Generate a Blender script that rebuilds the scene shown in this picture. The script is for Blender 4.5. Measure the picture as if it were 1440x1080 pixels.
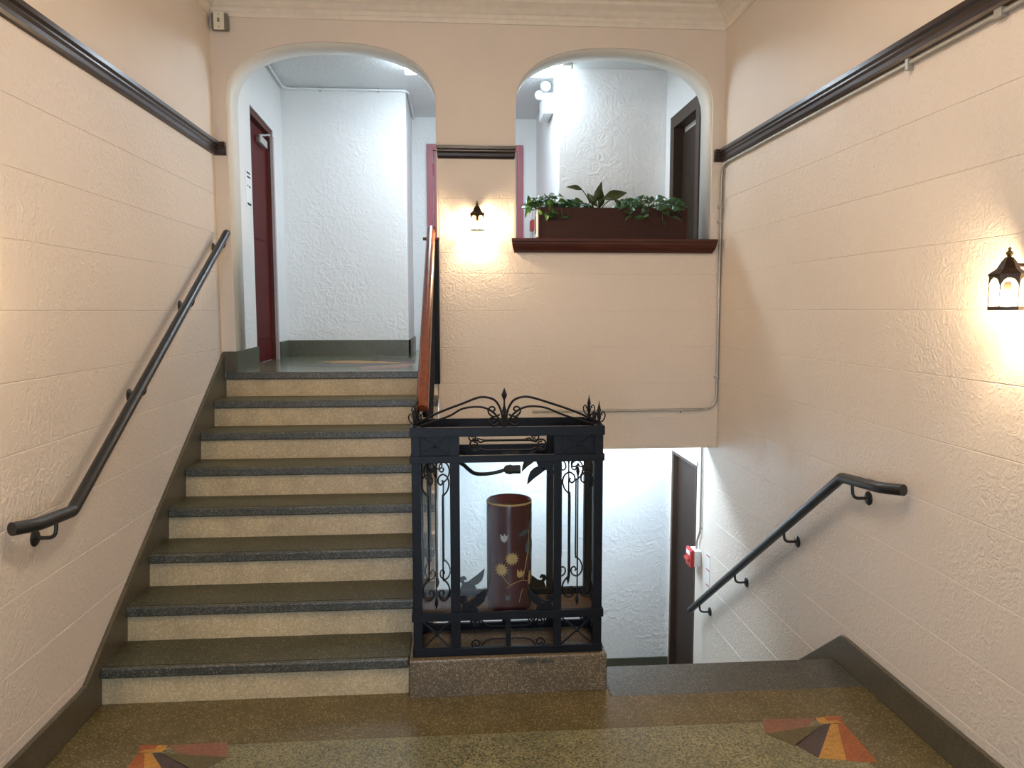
import bpy, bmesh, math, random
from mathutils import Vector, Matrix, Euler
from mathutils.geometry import tessellate_polygon

random.seed(7)
PI = math.pi
for o in list(bpy.data.objects):
    bpy.data.objects.remove(o)
SC = bpy.context.scene
COL = SC.collection

# ------------------------------------------------------------------ camera
cam_d = bpy.data.cameras.new('camera')
cam = bpy.data.objects.new('camera', cam_d)
COL.objects.link(cam)
cam_d.sensor_fit = 'HORIZONTAL'
cam_d.sensor_width = 36.0
cam_d.lens = 36.0 * 1081.06 / 1440.0
cam_d.clip_start = 0.05
cam.location = (0, 0, 1.7473)
PSI, TH, ROLL = 0.0757486, 0.0947005, -0.0010879
F_ = Vector((math.sin(PSI) * math.cos(TH), math.cos(PSI) * math.cos(TH), -math.sin(TH)))
R_ = Vector((math.cos(PSI), -math.sin(PSI), 0))
U_ = R_.cross(F_)
R2 = math.cos(ROLL) * R_ + math.sin(ROLL) * U_
U2 = -math.sin(ROLL) * R_ + math.cos(ROLL) * U_
cam.rotation_euler = Matrix(((R2.x, U2.x, -F_.x), (R2.y, U2.y, -F_.y), (R2.z, U2.z, -F_.z))).to_euler()
SC.camera = cam

# ------------------------------------------------------------------ world, exposure, lights
SC.view_settings.view_transform = 'Standard'
SC.view_settings.look = 'None'
SC.view_settings.exposure = 0.40
SC.view_settings.gamma = 1.0
SC.view_settings.use_curve_mapping = False
w = bpy.data.worlds.new('world')
SC.world = w
w.use_nodes = True
w.node_tree.nodes['Background'].inputs[0].default_value = (0.75, 0.85, 1.0, 1)
w.node_tree.nodes['Background'].inputs[1].default_value = 0.6
# daylight coming in through the glazed street door behind the viewer
dl = bpy.data.lights.new('door_daylight', 'AREA')
dl.shape = 'RECTANGLE'; dl.size = 1.5; dl.size_y = 2.0
dl.energy = 84; dl.color = (0.64, 0.81, 1.0)
dlo = bpy.data.objects.new('door_daylight', dl); COL.objects.link(dlo)
dlo.location = (-0.3, -1.62, 1.15); dlo.rotation_euler = (PI / 2, 0, 0)

UP_TUBE = 36.0       # emission of the upper corridor tube light
LOW_TUBE = 52.0      # emission of the basement tube light
BULB = 1150.0         # emission of the lantern bulbs
BOWL = 41.0           # emission of the hall's ceiling bowl
WARM = (1.0, 0.77, 0.50)
COOL = (0.76, 0.92, 1.05)

# ------------------------------------------------------------------ helpers
LOCS = {}

def tag(o, label=None, cat=None, group=None, kind=None):
    if label: o['label'] = label
    if cat: o['category'] = cat
    if group: o['group'] = group
    if kind: o['kind'] = kind
    return o

def thing(name, loc, label=None, cat=None, group=None, kind=None):
    o = bpy.data.objects.new(name, None)
    o.empty_display_size = 0.1
    COL.objects.link(o)
    o.location = loc
    LOCS[o] = Vector(loc)
    return tag(o, label, cat, group, kind)

def obj(name, bm, mat, parent=None, smooth=False, bevel=0, seg=2, recalc=True):
    """link bm (built in world coordinates) as one mesh object below parent"""
    if parent is not None:
        bmesh.ops.translate(bm, vec=-LOCS[parent], verts=bm.verts)
    if recalc:
        bmesh.ops.recalc_face_normals(bm, faces=bm.faces)
    me = bpy.data.meshes.new(name)
    if smooth:
        for f in bm.faces: f.smooth = True
    bm.to_mesh(me); bm.free()
    me.materials.append(mat)
    if smooth:
        try: me.set_sharp_from_angle(angle=math.radians(40))
        except Exception: pass
    o = bpy.data.objects.new(name, me)
    COL.objects.link(o)
    if parent is not None:
        o.parent = parent
        LOCS[o] = LOCS[parent]
    else:
        LOCS[o] = Vector((0, 0, 0))
    if bevel:
        m = o.modifiers.new('bevel', 'BEVEL'); m.width = bevel; m.segments = seg
        m.limit_method = 'ANGLE'; m.angle_limit = math.radians(50)
    return o

def struct(name, bm, mat, **k):
    return tag(obj(name, bm, mat, None, **k), kind='structure')

def B(): return bmesh.new()

def box(bm, x0, x1, y0, y1, z0, z1):
    v = [bm.verts.new((x, y, z)) for x in (x0, x1) for y in (y0, y1) for z in (z0, z1)]
    for f in ((0, 1, 3, 2), (4, 6, 7, 5), (0, 4, 5, 1), (2, 3, 7, 6), (0, 2, 6, 4), (1, 5, 7, 3)):
        bm.faces.new([v[i] for i in f])
    return bm

def bx(*a): return box(B(), *a)

def beam(bm, a, b, wx, wy, up=(0, 0, 1)):
    """rectangular bar from a to b, wx wide across 'up', wy thick along it"""
    a, b = Vector(a), Vector(b); d = (b - a).normalized(); up = Vector(up)
    s = d.cross(up)
    if s.length < 1e-4: s = d.cross(Vector((0, 1, 0)))
    s.normalize(); t = s.cross(d)
    v = []
    for p in (a, b):
        for i, j in ((-1, -1), (1, -1), (1, 1), (-1, 1)):
            v.append(bm.verts.new(p + s * i * wx / 2 + t * j * wy / 2))
    for f in ((3, 2, 1, 0), (4, 5, 6, 7), (0, 1, 5, 4), (1, 2, 6, 5), (2, 3, 7, 6), (3, 0, 4, 7)):
        bm.faces.new([v[i] for i in f])
    return bm

def prism(bm, pts, mp, w0, w1, holes=()):
    """polygon (u,v) with holes, extruded from w0 to w1; mp maps (u,v,w) to a point"""
    loops = [list(pts)] + [list(h) for h in holes]
    flat = [p for l in loops for p in l]
    tris = tessellate_polygon([[Vector((p[0], p[1], 0)) for p in l] for l in loops])
    va = [bm.verts.new(mp(p[0], p[1], w0)) for p in flat]
    vb = [bm.verts.new(mp(p[0], p[1], w1)) for p in flat]
    for t in tris:
        try:
            bm.faces.new([va[i] for i in t]); bm.faces.new([vb[i] for i in reversed(t)])
        except ValueError: pass
    k = 0
    for l in loops:
        n = len(l)
        for i in range(n):
            a, b = k + i, k + (i + 1) % n
            try: bm.faces.new((va[a], va[b], vb[b], vb[a]))
            except ValueError: pass
        k += n
    return bm

MX = lambda u, v, w: (w, u, v)      # polygon in (y,z)
MY = lambda u, v, w: (u, w, v)      # polygon in (x,z)
MZ = lambda u, v, w: (u, v, w)      # polygon in (x,y)

def tube(bm, pts, r, n=8, r1=None, cap=True):
    pts = [Vector(p) for p in pts]
    m = len(pts); rings = []
    t0 = (pts[1] - pts[0]).normalized()
    ref = Vector((0, 0, 1)) if abs(t0.z) < .9 else Vector((1, 0, 0))
    nn = t0.cross(ref).normalized()
    for i, p in enumerate(pts):
        if i == 0: t = t0
        elif i == m - 1: t = (pts[i] - pts[i - 1]).normalized()
        else:
            t = ((pts[i] - pts[i - 1]).normalized() + (pts[i + 1] - pts[i]).normalized())
            t = t.normalized() if t.length > 1e-6 else (pts[i] - pts[i - 1]).normalized()
        nn = (nn - t * nn.dot(t)).normalized()
        bb = t.cross(nn)
        rr = r if r1 is None else r + (r1 - r) * i / (m - 1)
        rings.append([bm.verts.new(p + (nn * math.cos(2 * PI * k / n) + bb * math.sin(2 * PI * k / n)) * rr) for k in range(n)])
    for i in range(m - 1):
        for k in range(n):
            bm.faces.new((rings[i][k], rings[i][(k + 1) % n], rings[i + 1][(k + 1) % n], rings[i + 1][k]))
    if cap:
        bm.faces.new(list(reversed(rings[0]))); bm.faces.new(rings[-1])
    return bm

def lathe(bm, prof, c=(0, 0, 0), n=24, axis='z', phase=0):
    c = Vector(c); rings = []
    def pt(r, h, a):
        if axis == 'z': return c + Vector((r * math.cos(a), r * math.sin(a), h))
        if axis == 'x': return c + Vector((h, r * math.cos(a), r * math.sin(a)))
        return c + Vector((r * math.cos(a), h, r * math.sin(a)))
    for r, h in prof:
        if r < 1e-6: rings.append([bm.verts.new(pt(0, h, 0))])
        else: rings.append([bm.verts.new(pt(r, h, phase + 2 * PI * k / n)) for k in range(n)])
    for i in range(len(rings) - 1):
        a, b = rings[i], rings[i + 1]
        for k in range(n):
            k2 = (k + 1) % n
            if len(a) == 1 and len(b) == 1: continue
            if len(a) == 1: bm.faces.new((a[0], b[k2], b[k]))
            elif len(b) == 1: bm.faces.new((a[k], a[k2], b[0]))
            else: bm.faces.new((a[k], a[k2], b[k2], b[k]))
    if len(rings[0]) > 1: bm.faces.new(list(reversed(rings[0])))
    if len(rings[-1]) > 1: bm.faces.new(rings[-1])
    return bm

def fillet(pts, r, n=5):
    """round the inner corners of a polyline"""
    pts = [Vector(p) for p in pts]; out = [pts[0]]
    for i in range(1, len(pts) - 1):
        a, p, b = pts[i - 1], pts[i], pts[i + 1]
        q = min(r, (a - p).length * .49, (b - p).length * .49)
        s, e = p + (a - p).normalized() * q, p + (b - p).normalized() * q
        for k in range(n + 1):
            t = k / n
            out.append(s * (1 - t) ** 2 + p * 2 * t * (1 - t) + e * t * t)
    out.append(pts[-1])
    return out

def smooth_path(pts, n=6):
    """Catmull-Rom through points"""
    P = [Vector(p) for p in pts]; out = []
    for i in range(len(P) - 1):
        p0 = P[i - 1] if i else P[i] * 2 - P[i + 1]
        p1, p2 = P[i], P[i + 1]
        p3 = P[i + 2] if i + 2 < len(P) else P[i + 1] * 2 - P[i]
        for k in range(n):
            t = k / n
            out.append(.5 * ((2 * p1) + (p2 - p0) * t + (2 * p0 - 5 * p1 + 4 * p2 - p3) * t * t + (3 * p1 - p0 - 3 * p2 + p3) * t ** 3))
    out.append(P[-1])
    return out

# ------------------------------------------------------------------ materials
def mat_base(name, col, rough=.5, metal=0.0, spec=.5):
    m = bpy.data.materials.new(name); m.use_nodes = True
    b = m.node_tree.nodes['Principled BSDF']
    b.inputs['Base Color'].default_value = (*col, 1)
    b.inputs['Roughness'].default_value = rough
    b.inputs['Metallic'].default_value = metal
    b.inputs['Specular IOR Level'].default_value = spec
    return m, m.node_tree.nodes, m.node_tree.links, b

def noise(N, L, scale, detail=3, rough=.5, dist=0.0, vec=None):
    n = N.new('ShaderNodeTexNoise')
    n.inputs['Scale'].default_value = scale; n.inputs['Detail'].default_value = detail
    n.inputs['Roughness'].default_value = rough; n.inputs['Distortion'].default_value = dist
    if vec is not None: L.new(vec, n.inputs['Vector'])
    return n.outputs[0]

def ramp(N, L, fac, stops):
    r = N.new('ShaderNodeValToRGB'); L.new(fac, r.inputs[0])
    e = r.color_ramp.elements
    while len(e) < len(stops): e.new(.5)
    for i, (p, c) in enumerate(stops):
        e[i].position = p; e[i].color = (*c, 1) if len(c) == 3 else c
    return r.outputs[0]

def pos(N): return N.new('ShaderNodeNewGeometry').outputs['Position']

def plaster(name, col, rough=.45, bump=.5, scale=34, dist=.012, spec=.4):
    m, N, L, b = mat_base(name, col, rough, 0, spec)
    p = pos(N)
    a = noise(N, L, scale, 2.5, .5, 1.6, p)
    a2 = ramp(N, L, a, [(.38, (0, 0, 0)), (.66, (1, 1, 1))])
    c = noise(N, L, 2.2, 2, .5, 0, p)                    # where the trowel marks are heavier
    c2 = ramp(N, L, c, [(.35, (.25, .25, .25)), (.65, (1, 1, 1))])
    mu = N.new('ShaderNodeMath'); mu.operation = 'MULTIPLY'
    L.new(a2, mu.inputs[0]); L.new(c2, mu.inputs[1])
    fine = noise(N, L, 240, 2, .6, 0, p)
    ad = N.new('ShaderNodeMath'); ad.operation = 'MULTIPLY_ADD'
    L.new(fine, ad.inputs[0]); ad.inputs[1].default_value = .18; L.new(mu.outputs[0], ad.inputs[2])
    bu = N.new('ShaderNodeBump'); bu.inputs['Strength'].default_value = bump; bu.inputs['Distance'].default_value = dist
    L.new(ad.outputs[0], bu.inputs['Height']); L.new(bu.outputs[0], b.inputs['Normal'])
    d = noise(N, L, 1.1, 4, .6, 0, p)
    dk = tuple(x * .93 for x in col)
    L.new(ramp(N, L, d, [(.3, dk), (.7, col)]), b.inputs['Base Color'])
    return m

def terrazzo(name, base, chips, scale=150, rough=.3, dark=.5, spec=.5):
    m, N, L, b = mat_base(name, base, rough, 0, spec)
    p = pos(N)
    v = N.new('ShaderNodeTexVoronoi'); v.inputs['Scale'].default_value = scale; L.new(p, v.inputs['Vector'])
    sep = N.new('ShaderNodeSeparateColor'); L.new(v.outputs['Color'], sep.inputs[0])
    n = len(chips); stops = [(0, base), (dark, base)]
    for i, c in enumerate(chips):
        stops.append((dark + .01 + (1 - dark - .02) * i / n, c))
    r = N.new('ShaderNodeValToRGB'); L.new(sep.outputs[0], r.inputs[0]); r.color_ramp.interpolation = 'CONSTANT'
    e = r.color_ramp.elements
    while len(e) < len(stops): e.new(.5)
    for i, (q, c) in enumerate(stops): e[i].position = q; e[i].color = (*c, 1)
    mott = noise(N, L, 5, 4, .6, 0, p)
    mx = N.new('ShaderNodeMix'); mx.data_type = 'RGBA'; mx.blend_type = 'MULTIPLY'; mx.inputs[0].default_value = 1
    L.new(r.outputs[0], mx.inputs[6]); L.new(ramp(N, L, mott, [(.3, (.8, .8, .8)), (.7, (1.1, 1.1, 1.1))]), mx.inputs[7])
    L.new(mx.outputs[2], b.inputs['Base Color'])
    rn = noise(N, L, 9, 3, .6, 0, p)
    mr = N.new('ShaderNodeMapRange'); L.new(rn, mr.inputs[0]); mr.inputs[3].default_value = rough * .94; mr.inputs[4].default_value = rough * 1.08
    L.new(mr.outputs[0], b.inputs['Roughness'])
    return m

def wood(name, c0, c1, rough=.35, axis=0, scale=14, spec=.5):
    m, N, L, b = mat_base(name, c0, rough, 0, spec)
    mp = N.new('ShaderNodeMapping'); L.new(pos(N), mp.inputs[0])
    s = [scale, scale, scale]; s[axis] = scale * .08
    mp.inputs['Scale'].default_value = s
    a = noise(N, L, 4, 5, .65, .6, mp.outputs[0])
    L.new(ramp(N, L, a, [(.3, c0), (.7, c1)]), b.inputs['Base Color'])
    bu = N.new('ShaderNodeBump'); bu.inputs['Strength'].default_value = .12; bu.inputs['Distance'].default_value = .004
    L.new(a, bu.inputs['Height']); L.new(bu.outputs[0], b.inputs['Normal'])
    return m

def painted(name, col, rough=.4, metal=0.0, var=.12, spec=.5, bump=.06):
    m, N, L, b = mat_base(name, col, rough, metal, spec)
    a = noise(N, L, 18, 4, .6, 0, pos(N))
    L.new(ramp(N, L, a, [(.3, tuple(x * (1 - var) for x in col)), (.7, tuple(min(1, x * (1 + var)) for x in col))]), b.inputs['Base Color'])
    if bump:
        c = noise(N, L, 90, 3, .6, 0, pos(N))
        bu = N.new('ShaderNodeBump'); bu.inputs['Strength'].default_value = bump; bu.inputs['Distance'].default_value = .01
        L.new(c, bu.inputs['Height']); L.new(bu.outputs[0], b.inputs['Normal'])
    return m

def emit(name, col, s):
    m = bpy.data.materials.new(name); m.use_nodes = True
    N, L = m.node_tree.nodes, m.node_tree.links
    N.remove(N['Principled BSDF'])
    e = N.new('ShaderNodeEmission'); e.inputs[0].default_value = (*col, 1); e.inputs[1].default_value = s
    L.new(e.outputs[0], N['Material Output'].inputs[0])
    return m

def thin_glass(name, tint=(1, 1, 1), refl=1.0, haze=0.0):
    m = bpy.data.materials.new(name); m.use_nodes = True
    N, L = m.node_tree.nodes, m.node_tree.links
    N.remove(N['Principled BSDF'])
    t = N.new('ShaderNodeBsdfTransparent'); t.inputs[0].default_value = (*tint, 1)
    g = N.new('ShaderNodeBsdfGlossy'); g.inputs['Roughness'].default_value = .03
    fr = N.new('ShaderNodeFresnel'); fr.inputs[0].default_value = 1.5
    mu = N.new('ShaderNodeMath'); mu.operation = 'MULTIPLY'; mu.inputs[1].default_value = refl; L.new(fr.outputs[0], mu.inputs[0])
    mx = N.new('ShaderNodeMixShader'); L.new(mu.outputs[0], mx.inputs[0]); L.new(t.outputs[0], mx.inputs[1]); L.new(g.outputs[0], mx.inputs[2])
    out = mx.outputs[0]
    if haze:
        d = N.new('ShaderNodeBsdfDiffuse'); d.inputs[0].default_value = (.8, .85, .9, 1)
        m2 = N.new('ShaderNodeMixShader'); m2.inputs[0].default_value = haze
        L.new(out, m2.inputs[1]); L.new(d.outputs[0], m2.inputs[2]); out = m2.outputs[0]
    L.new(out, N['Material Output'].inputs[0])
    return m

M = {}
CREAM = (0.70, 0.600, 0.505)
M['hall'] = plaster('cream_plaster', CREAM, .42, .34, 32, .010)
M['hall_smooth'] = plaster('cream_plaster_smooth', CREAM, .55, .12, 26, .006)
M['white'] = plaster('white_plaster', (0.80, 0.80, 0.79), .4, .32, 15, .012)
M['arch_paint'] = plaster('arch_reveal_plaster', (0.72, 0.68, 0.61), .5, .12, 22, .008)
M['ceil_white'] = plaster('white_ceiling_plaster', (0.74, 0.76, 0.76), .3, .5, 30, .010, .5)
M['ceil_hall'] = plaster('cream_ceiling', (0.70, 0.62, 0.52), .6, .1, 20, .004)
M['cornice'] = painted('cream_cornice', (0.70, 0.62, 0.52), .5, 0, .05)
M['field'] = terrazzo('green_terrazzo', (0.135, 0.126, 0.066), [(0.24, 0.22, 0.13), (0.065, 0.060, 0.034), (0.28, 0.23, 0.11), (0.18, 0.172, 0.095)], 165, .3, .36)
M['band'] = terrazzo('brown_terrazzo', (0.105, 0.080, 0.031), [(0.135, 0.10, 0.042), (0.08, 0.062, 0.026), (0.22, 0.165, 0.075)], 190, .26, .62)
M['dark_t'] = terrazzo('dark_terrazzo', (0.050, 0.047, 0.034), [(0.085, 0.083, 0.063), (0.028, 0.027, 0.021), (0.15, 0.14, 0.11)], 220, .38, .55)
M['tread'] = terrazzo('tread_terrazzo', (0.046, 0.043, 0.020), [(0.07, 0.066, 0.034), (0.026, 0.024, 0.012), (0.15, 0.14, 0.08)], 190, .38, .6)
M['riser'] = terrazzo('tan_terrazzo', (0.43, 0.325, 0.175), [(0.48, 0.375, 0.22), (0.38, 0.28, 0.145), (0.53, 0.43, 0.28)], 190, .45, .5)
M['skirt'] = terrazzo('skirting_terrazzo', (0.088, 0.070, 0.043), [(0.11, 0.09, 0.056), (0.066, 0.052, 0.032)], 220, .36, .5, .35)
M['skirt_up'] = terrazzo('green_skirting_terrazzo', (0.085, 0.088, 0.058), [(0.11, 0.11, 0.075), (0.06, 0.062, 0.042)], 220, .35, .5)
M['landing'] = terrazzo('landing_terrazzo', (0.135, 0.14, 0.09), [(0.18, 0.19, 0.13), (0.09, 0.10, 0.065)], 170, .18, .5)
M['plinth'] = terrazzo('plinth_terrazzo', (0.125, 0.090, 0.052), [(0.165, 0.12, 0.072), (0.09, 0.064, 0.038), (0.30, 0.24, 0.15)], 230, .4, .55)
M['t_purple'] = terrazzo('purple_terrazzo', (0.055, 0.034, 0.032), [(0.08, 0.055, 0.05)], 150, .3, .7)
M['t_orange'] = terrazzo('orange_terrazzo', (0.40, 0.19, 0.03), [(0.46, 0.24, 0.06), (0.33, 0.15, 0.025)], 150, .3, .5)
M['t_red'] = terrazzo('red_terrazzo', (0.28, 0.072, 0.018), [(0.33, 0.10, 0.03), (0.22, 0.06, 0.015)], 150, .3, .5)
M['t_pink'] = terrazzo('pink_terrazzo', (0.20, 0.085, 0.048), [(0.24, 0.11, 0.07), (0.16, 0.07, 0.04)], 150, .3, .5)
M['t_green'] = terrazzo('olive_terrazzo', (0.085, 0.066, 0.024), [(0.12, 0.095, 0.04)], 150, .3, .6)
M['dark_wood'] = wood('dark_walnut', (0.016, 0.008, 0.006), (0.034, 0.017, 0.012), .3, 1)
M['dark_wood_x'] = wood('walnut_sill', (0.042, 0.0095, 0.005), (0.075, 0.019, 0.0095), .42, 0, 14, .3)
M['planter'] = wood('mahogany_planter', (0.025, 0.0075, 0.0052), (0.040, 0.012, 0.008), .55, 0, 14, .2)
M['rail_wood'] = wood('reddish_handrail', (0.12, 0.030, 0.012), (0.20, 0.052, 0.02), .22, 1)
M['iron'] = painted('black_iron', (0.0038, 0.0042, 0.0065), .45, 0, .3, .22, .1)
M['rail_black'] = painted('black_painted_steel', (0.013, 0.013, 0.013), .36, 0, .2, .5)
M['bronze'] = painted('bronze', (0.045, 0.026, 0.014), .4, .7, .3)
M['brass'] = painted('aged_brass', (0.16, 0.11, 0.03), .35, .9, .2)
M['chrome'] = painted('brushed_steel', (0.55, 0.55, 0.54), .3, .9, .05)
M['steel'] = painted('grey_conduit', (0.42, 0.40, 0.36), .4, .6, .1)
M['white_paint'] = painted('white_enamel', (0.75, 0.77, 0.78), .35, 0, .03)
M['ivory'] = painted('ivory_plate', (0.72, 0.66, 0.52), .4, 0, .04)
M['grey_box'] = painted('grey_box', (0.18, 0.17, 0.13), .5, .3, .15)
M['red_door'] = painted('dark_red_door', (0.085, 0.0045, 0.004), .6, 0, .1, .15)
M['frame_red'] = painted('maroon_frame', (0.10, 0.030, 0.022), .55, 0, .12, .2)
M['pink_door'] = painted('rose_red_door', (0.34, 0.085, 0.105), .4, 0, .06)
M['brown_door'] = painted('dark_brown_door', (0.030, 0.016, 0.010), .55, 0, .15, .2)
M['brown_frame'] = painted('brown_frame', (0.050, 0.029, 0.019), .5, 0, .15, .25)
M['reveal'] = painted('grey_reveal', (0.45, 0.38, 0.38), .5, 0, .06)
M['red'] = painted('alarm_red', (0.42, 0.022, 0.018), .35, 0, .06)
M['paper'] = painted('paper', (0.82, 0.83, 0.84), .8, 0, .02)
M['paper_grey'] = painted('grey_paper', (0.66, 0.62, 0.58), .8, 0, .02)
M['ink'] = painted('print_black', (0.02, 0.02, 0.025), .8, 0, .02)
M['ink_red'] = painted('print_red', (0.45, 0.05, 0.06), .8, 0, .02)
M['black'] = painted('black_plastic', (0.012, 0.012, 0.013), .4, 0, .1)
M['shelf'] = wood('brown_shelf', (0.16, 0.075, 0.03), (0.26, 0.13, 0.06), .45, 0)
M['soil'] = painted('potting_soil', (0.018, 0.011, 0.007), .95, 0, .4)
M['leaf'] = painted('green_leaf', (0.022, 0.075, 0.015), .38, 0, .35)
M['leaf2'] = painted('bright_leaf', (0.055, 0.14, 0.02), .38, 0, .3)
M['leaf3'] = painted('olive_leaf', (0.045, 0.062, 0.018), .34, 0, .3)
M['stem'] = painted('green_stem', (0.05, 0.09, 0.02), .5, 0, .2)
M['lacquer'] = painted('maroon_lacquer', (0.068, 0.005, 0.008), .16, 0, .08, .5, 0)
M['lacquer_in'] = painted('red_lacquer_inside', (0.22, 0.022, 0.018), .35, 0, .08)
M['gold'] = painted('gold_paint', (0.62, 0.36, 0.10), .45, 0, .15)
M['pale'] = painted('pale_paint', (0.62, 0.55, 0.48), .5, 0, .1)
M['blue_leaf'] = painted('grey_blue_paint', (0.055, 0.085, 0.085), .5, 0, .2)
M['glass'] = thin_glass('cabinet_glass', (.97, .98, .98), .9, .0)
M['lamp_glass'] = thin_glass('lantern_glass', (1, .97, .92), .6, .05)
M['door_glass'] = thin_glass('door_glass', (.95, .97, .98), 1)
M['bulb'] = emit('warm_bulb', WARM, BULB)
M['tube_up'] = emit('cool_tube', COOL, UP_TUBE)
M['tube_low'] = emit('cool_tube_low', (0.68, 0.89, 1.10), LOW_TUBE)
M['bowl'] = emit('warm_bowl', (1.0, .87, .72), BOWL)

# ------------------------------------------------------------------ key dimensions (metres)
XL, XR = -1.60, 1.92          # side walls of the hall
YB, YB2 = 5.45, 5.71          # back wall with the two arches, front and rear face
ZC = 3.88                     # hall ceiling
RISE, RUN, Y1 = 0.1653, 0.2915, 3.407
LZ = 8 * RISE                 # landing height
ZC2 = 3.79                    # corridor ceiling
YENT = -1.4
ZB = -9 * RISE                # basement floor
YEDGE, RUN2 = 3.60, 0.24      # top of the flight going down
AL0, AL1 = -1.507, -0.107     # left arch
AR0, AR1 = 0.440, 1.837       # right arch
ZSILL = 2.25
ZHEAD = 0.747
COURSE, ZJ = 0.26, 1.75

def arch_pts(x0, x1, zbot, zspring, ztop, n=22, e=2.35):
    c, a = (x0 + x1) / 2, (x1 - x0) / 2
    pts = [(x1, zbot)]
    for i in range(n + 1):
        t = PI * i / n
        cu, su = math.cos(t), math.sin(t)
        pts.append((c + a * math.copysign(abs(cu) ** (2 / e), cu), zspring + (ztop - zspring) * abs(su) ** (2 / e)))
    pts.append((x0, zbot))
    return pts

# ------------------------------------------------------------------ SETTING : walls
# back wall with the two arched openings
outer = [(XL - .15, LZ - .03), (AL0, LZ - .03)] + list(reversed(arch_pts(AL0, AL1, LZ - .03, 3.17, 3.555))) + \
        [(AL1, ZHEAD), (XR, ZHEAD), (XR + .15, ZHEAD), (XR + .15, ZC + .1), (XL - .15, ZC + .1)]
wall_back = struct('wall_back', prism(B(), outer, MY, YB, YB2, [arch_pts(AR0, AR1, ZSILL - .05, 3.17, 3.56)]), M['hall_smooth'], bevel=.014, seg=3)

# left hall wall, right hall wall (the right one runs on down into the basement, with a doorway there)
wall_left = struct('wall_left', prism(B(), [(YENT, -.2), (YB, -.2), (YB, ZC + .1), (YENT, ZC + .1)], MX, XL - .15, XL), M['hall_smooth'])
DB0, DB1, DBT = 5.88, 6.58, 0.527
wall_right = struct('wall_right', prism(B(), [(YENT, ZB - .1), (DB0, ZB - .1), (DB0, DBT), (DB1, DBT), (DB1, ZB - .1), (6.8, ZB - .1),
                    (6.8, 1.12), (YB, 1.12), (YB, ZC + .1), (YENT, ZC + .1)], MX, XR, XR + .15), M['hall_smooth'])

def blocks(name, parent, u0, u1, z0, z1, place, mat, length=.62, cut=None):
    """scored plaster blocks in running bond, 3 mm proud; copies share their mesh"""
    cache = {}
    k0 = math.floor((z0 - ZJ) / COURSE); k1 = math.ceil((z1 - ZJ) / COURSE)
    for k in range(k0, k1):
        a, b = max(z0, ZJ + k * COURSE), min(z1, ZJ + (k + 1) * COURSE)
        if b - a < .02: continue
        off = (k % 2) * length / 2
        u = math.floor((u0 - off) / length) * length + off
        while u < u1 - 1e-6:
            p, q = max(u0, u), min(u1, u + length)
            u += length
            if q - p < .03: continue
            a2 = a
            if cut:
                a2 = max(a, cut(p, q))
                if b - a2 < .02: continue
            key = (round(q - p, 3), round(b - a2, 3))
            if key not in cache:
                bm = B(); L_, H_ = key; g, h, t = .0001, .0030, .0022
                v = [bm.verts.new(place(x, y, z)) for x, y, z in ((g, .0009, 0), (L_ - g, .0009, 0), (L_ - g, H_ - .0009, 0), (g, H_ - .0009, 0),
                     (g, h, t), (L_ - g, h, t), (L_ - g, H_ - h, t), (g, H_ - h, t))]
                for f in ((4, 5, 6, 7), (0, 1, 5, 4), (1, 2, 6, 5), (2, 3, 7, 6), (3, 0, 4, 7)): bm.faces.new([v[i] for i in f])
                bmesh.ops.recalc_face_normals(bm, faces=bm.faces)
                n_out = Vector(place(0, 0, 1)) - Vector(place(0, 0, 0))
                bm.faces.ensure_lookup_table()
                if bm.faces[0].normal.dot(n_out) < 0: bmesh.ops.reverse_faces(bm, faces=bm.faces)
                me = bpy.data.meshes.new('plaster_block'); bm.to_mesh(me); bm.free(); me.materials.append(mat)
                cache[key] = me
            o = bpy.data.objects.new('plaster_block', cache[key]); COL.objects.link(o)
            o.parent = parent; o.location = place(p, a2, 0)

def pl_left(u, v, t): return (XL + t if (u, v) == (0, 0) and 0 else t, u, v)

class Place:
    def __init__(self, origin, kind): self.o, self.k = Vector(origin), kind
    def __call__(self, u, v, t):
        if self.k == 'left': return Vector((t, u, v))
        if self.k == 'right': return Vector((-t, u, v))
        return Vector((u, -t, v))

def blocks_on(parent, kind, base, u0, u1, z0, z1, cut=None):
    n0 = set(o.name for o in parent.children)
    blocks('plaster_block', parent, u0, u1, z0, z1, Place((0, 0, 0), kind), M['hall'], cut=cut)
    for o in parent.children:
        if o.name not in n0: o.location += Vector(base)

ZR = 2.79       # the blocks stop under the picture rail
def cut_left(p, q):
    return 0.0 if q < 3.3 else max(0.0, (q - 3.6) * RISE / RUN - .15)
def cut_right(p, q):
    return 0.0 if p < 3.5 else max(ZB, -(q - 3.6) * RISE / RUN2 - .35)
blocks_on(wall_left, 'left', (XL, 0, 0), -.6, YB, 0, ZR, cut_left)
blocks_on(wall_right, 'right', (XR, 0, 0), -.6, YB, ZB, ZR, cut_right)
blocks_on(wall_back, 'back', (0, YB, 0), AL1 + .015, AR0 - .012, ZSILL - .10, ZR)
blocks_on(wall_back, 'back', (0, YB, 0), AL1 + .015, XR, ZHEAD + .015, ZSILL - .10)

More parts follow.
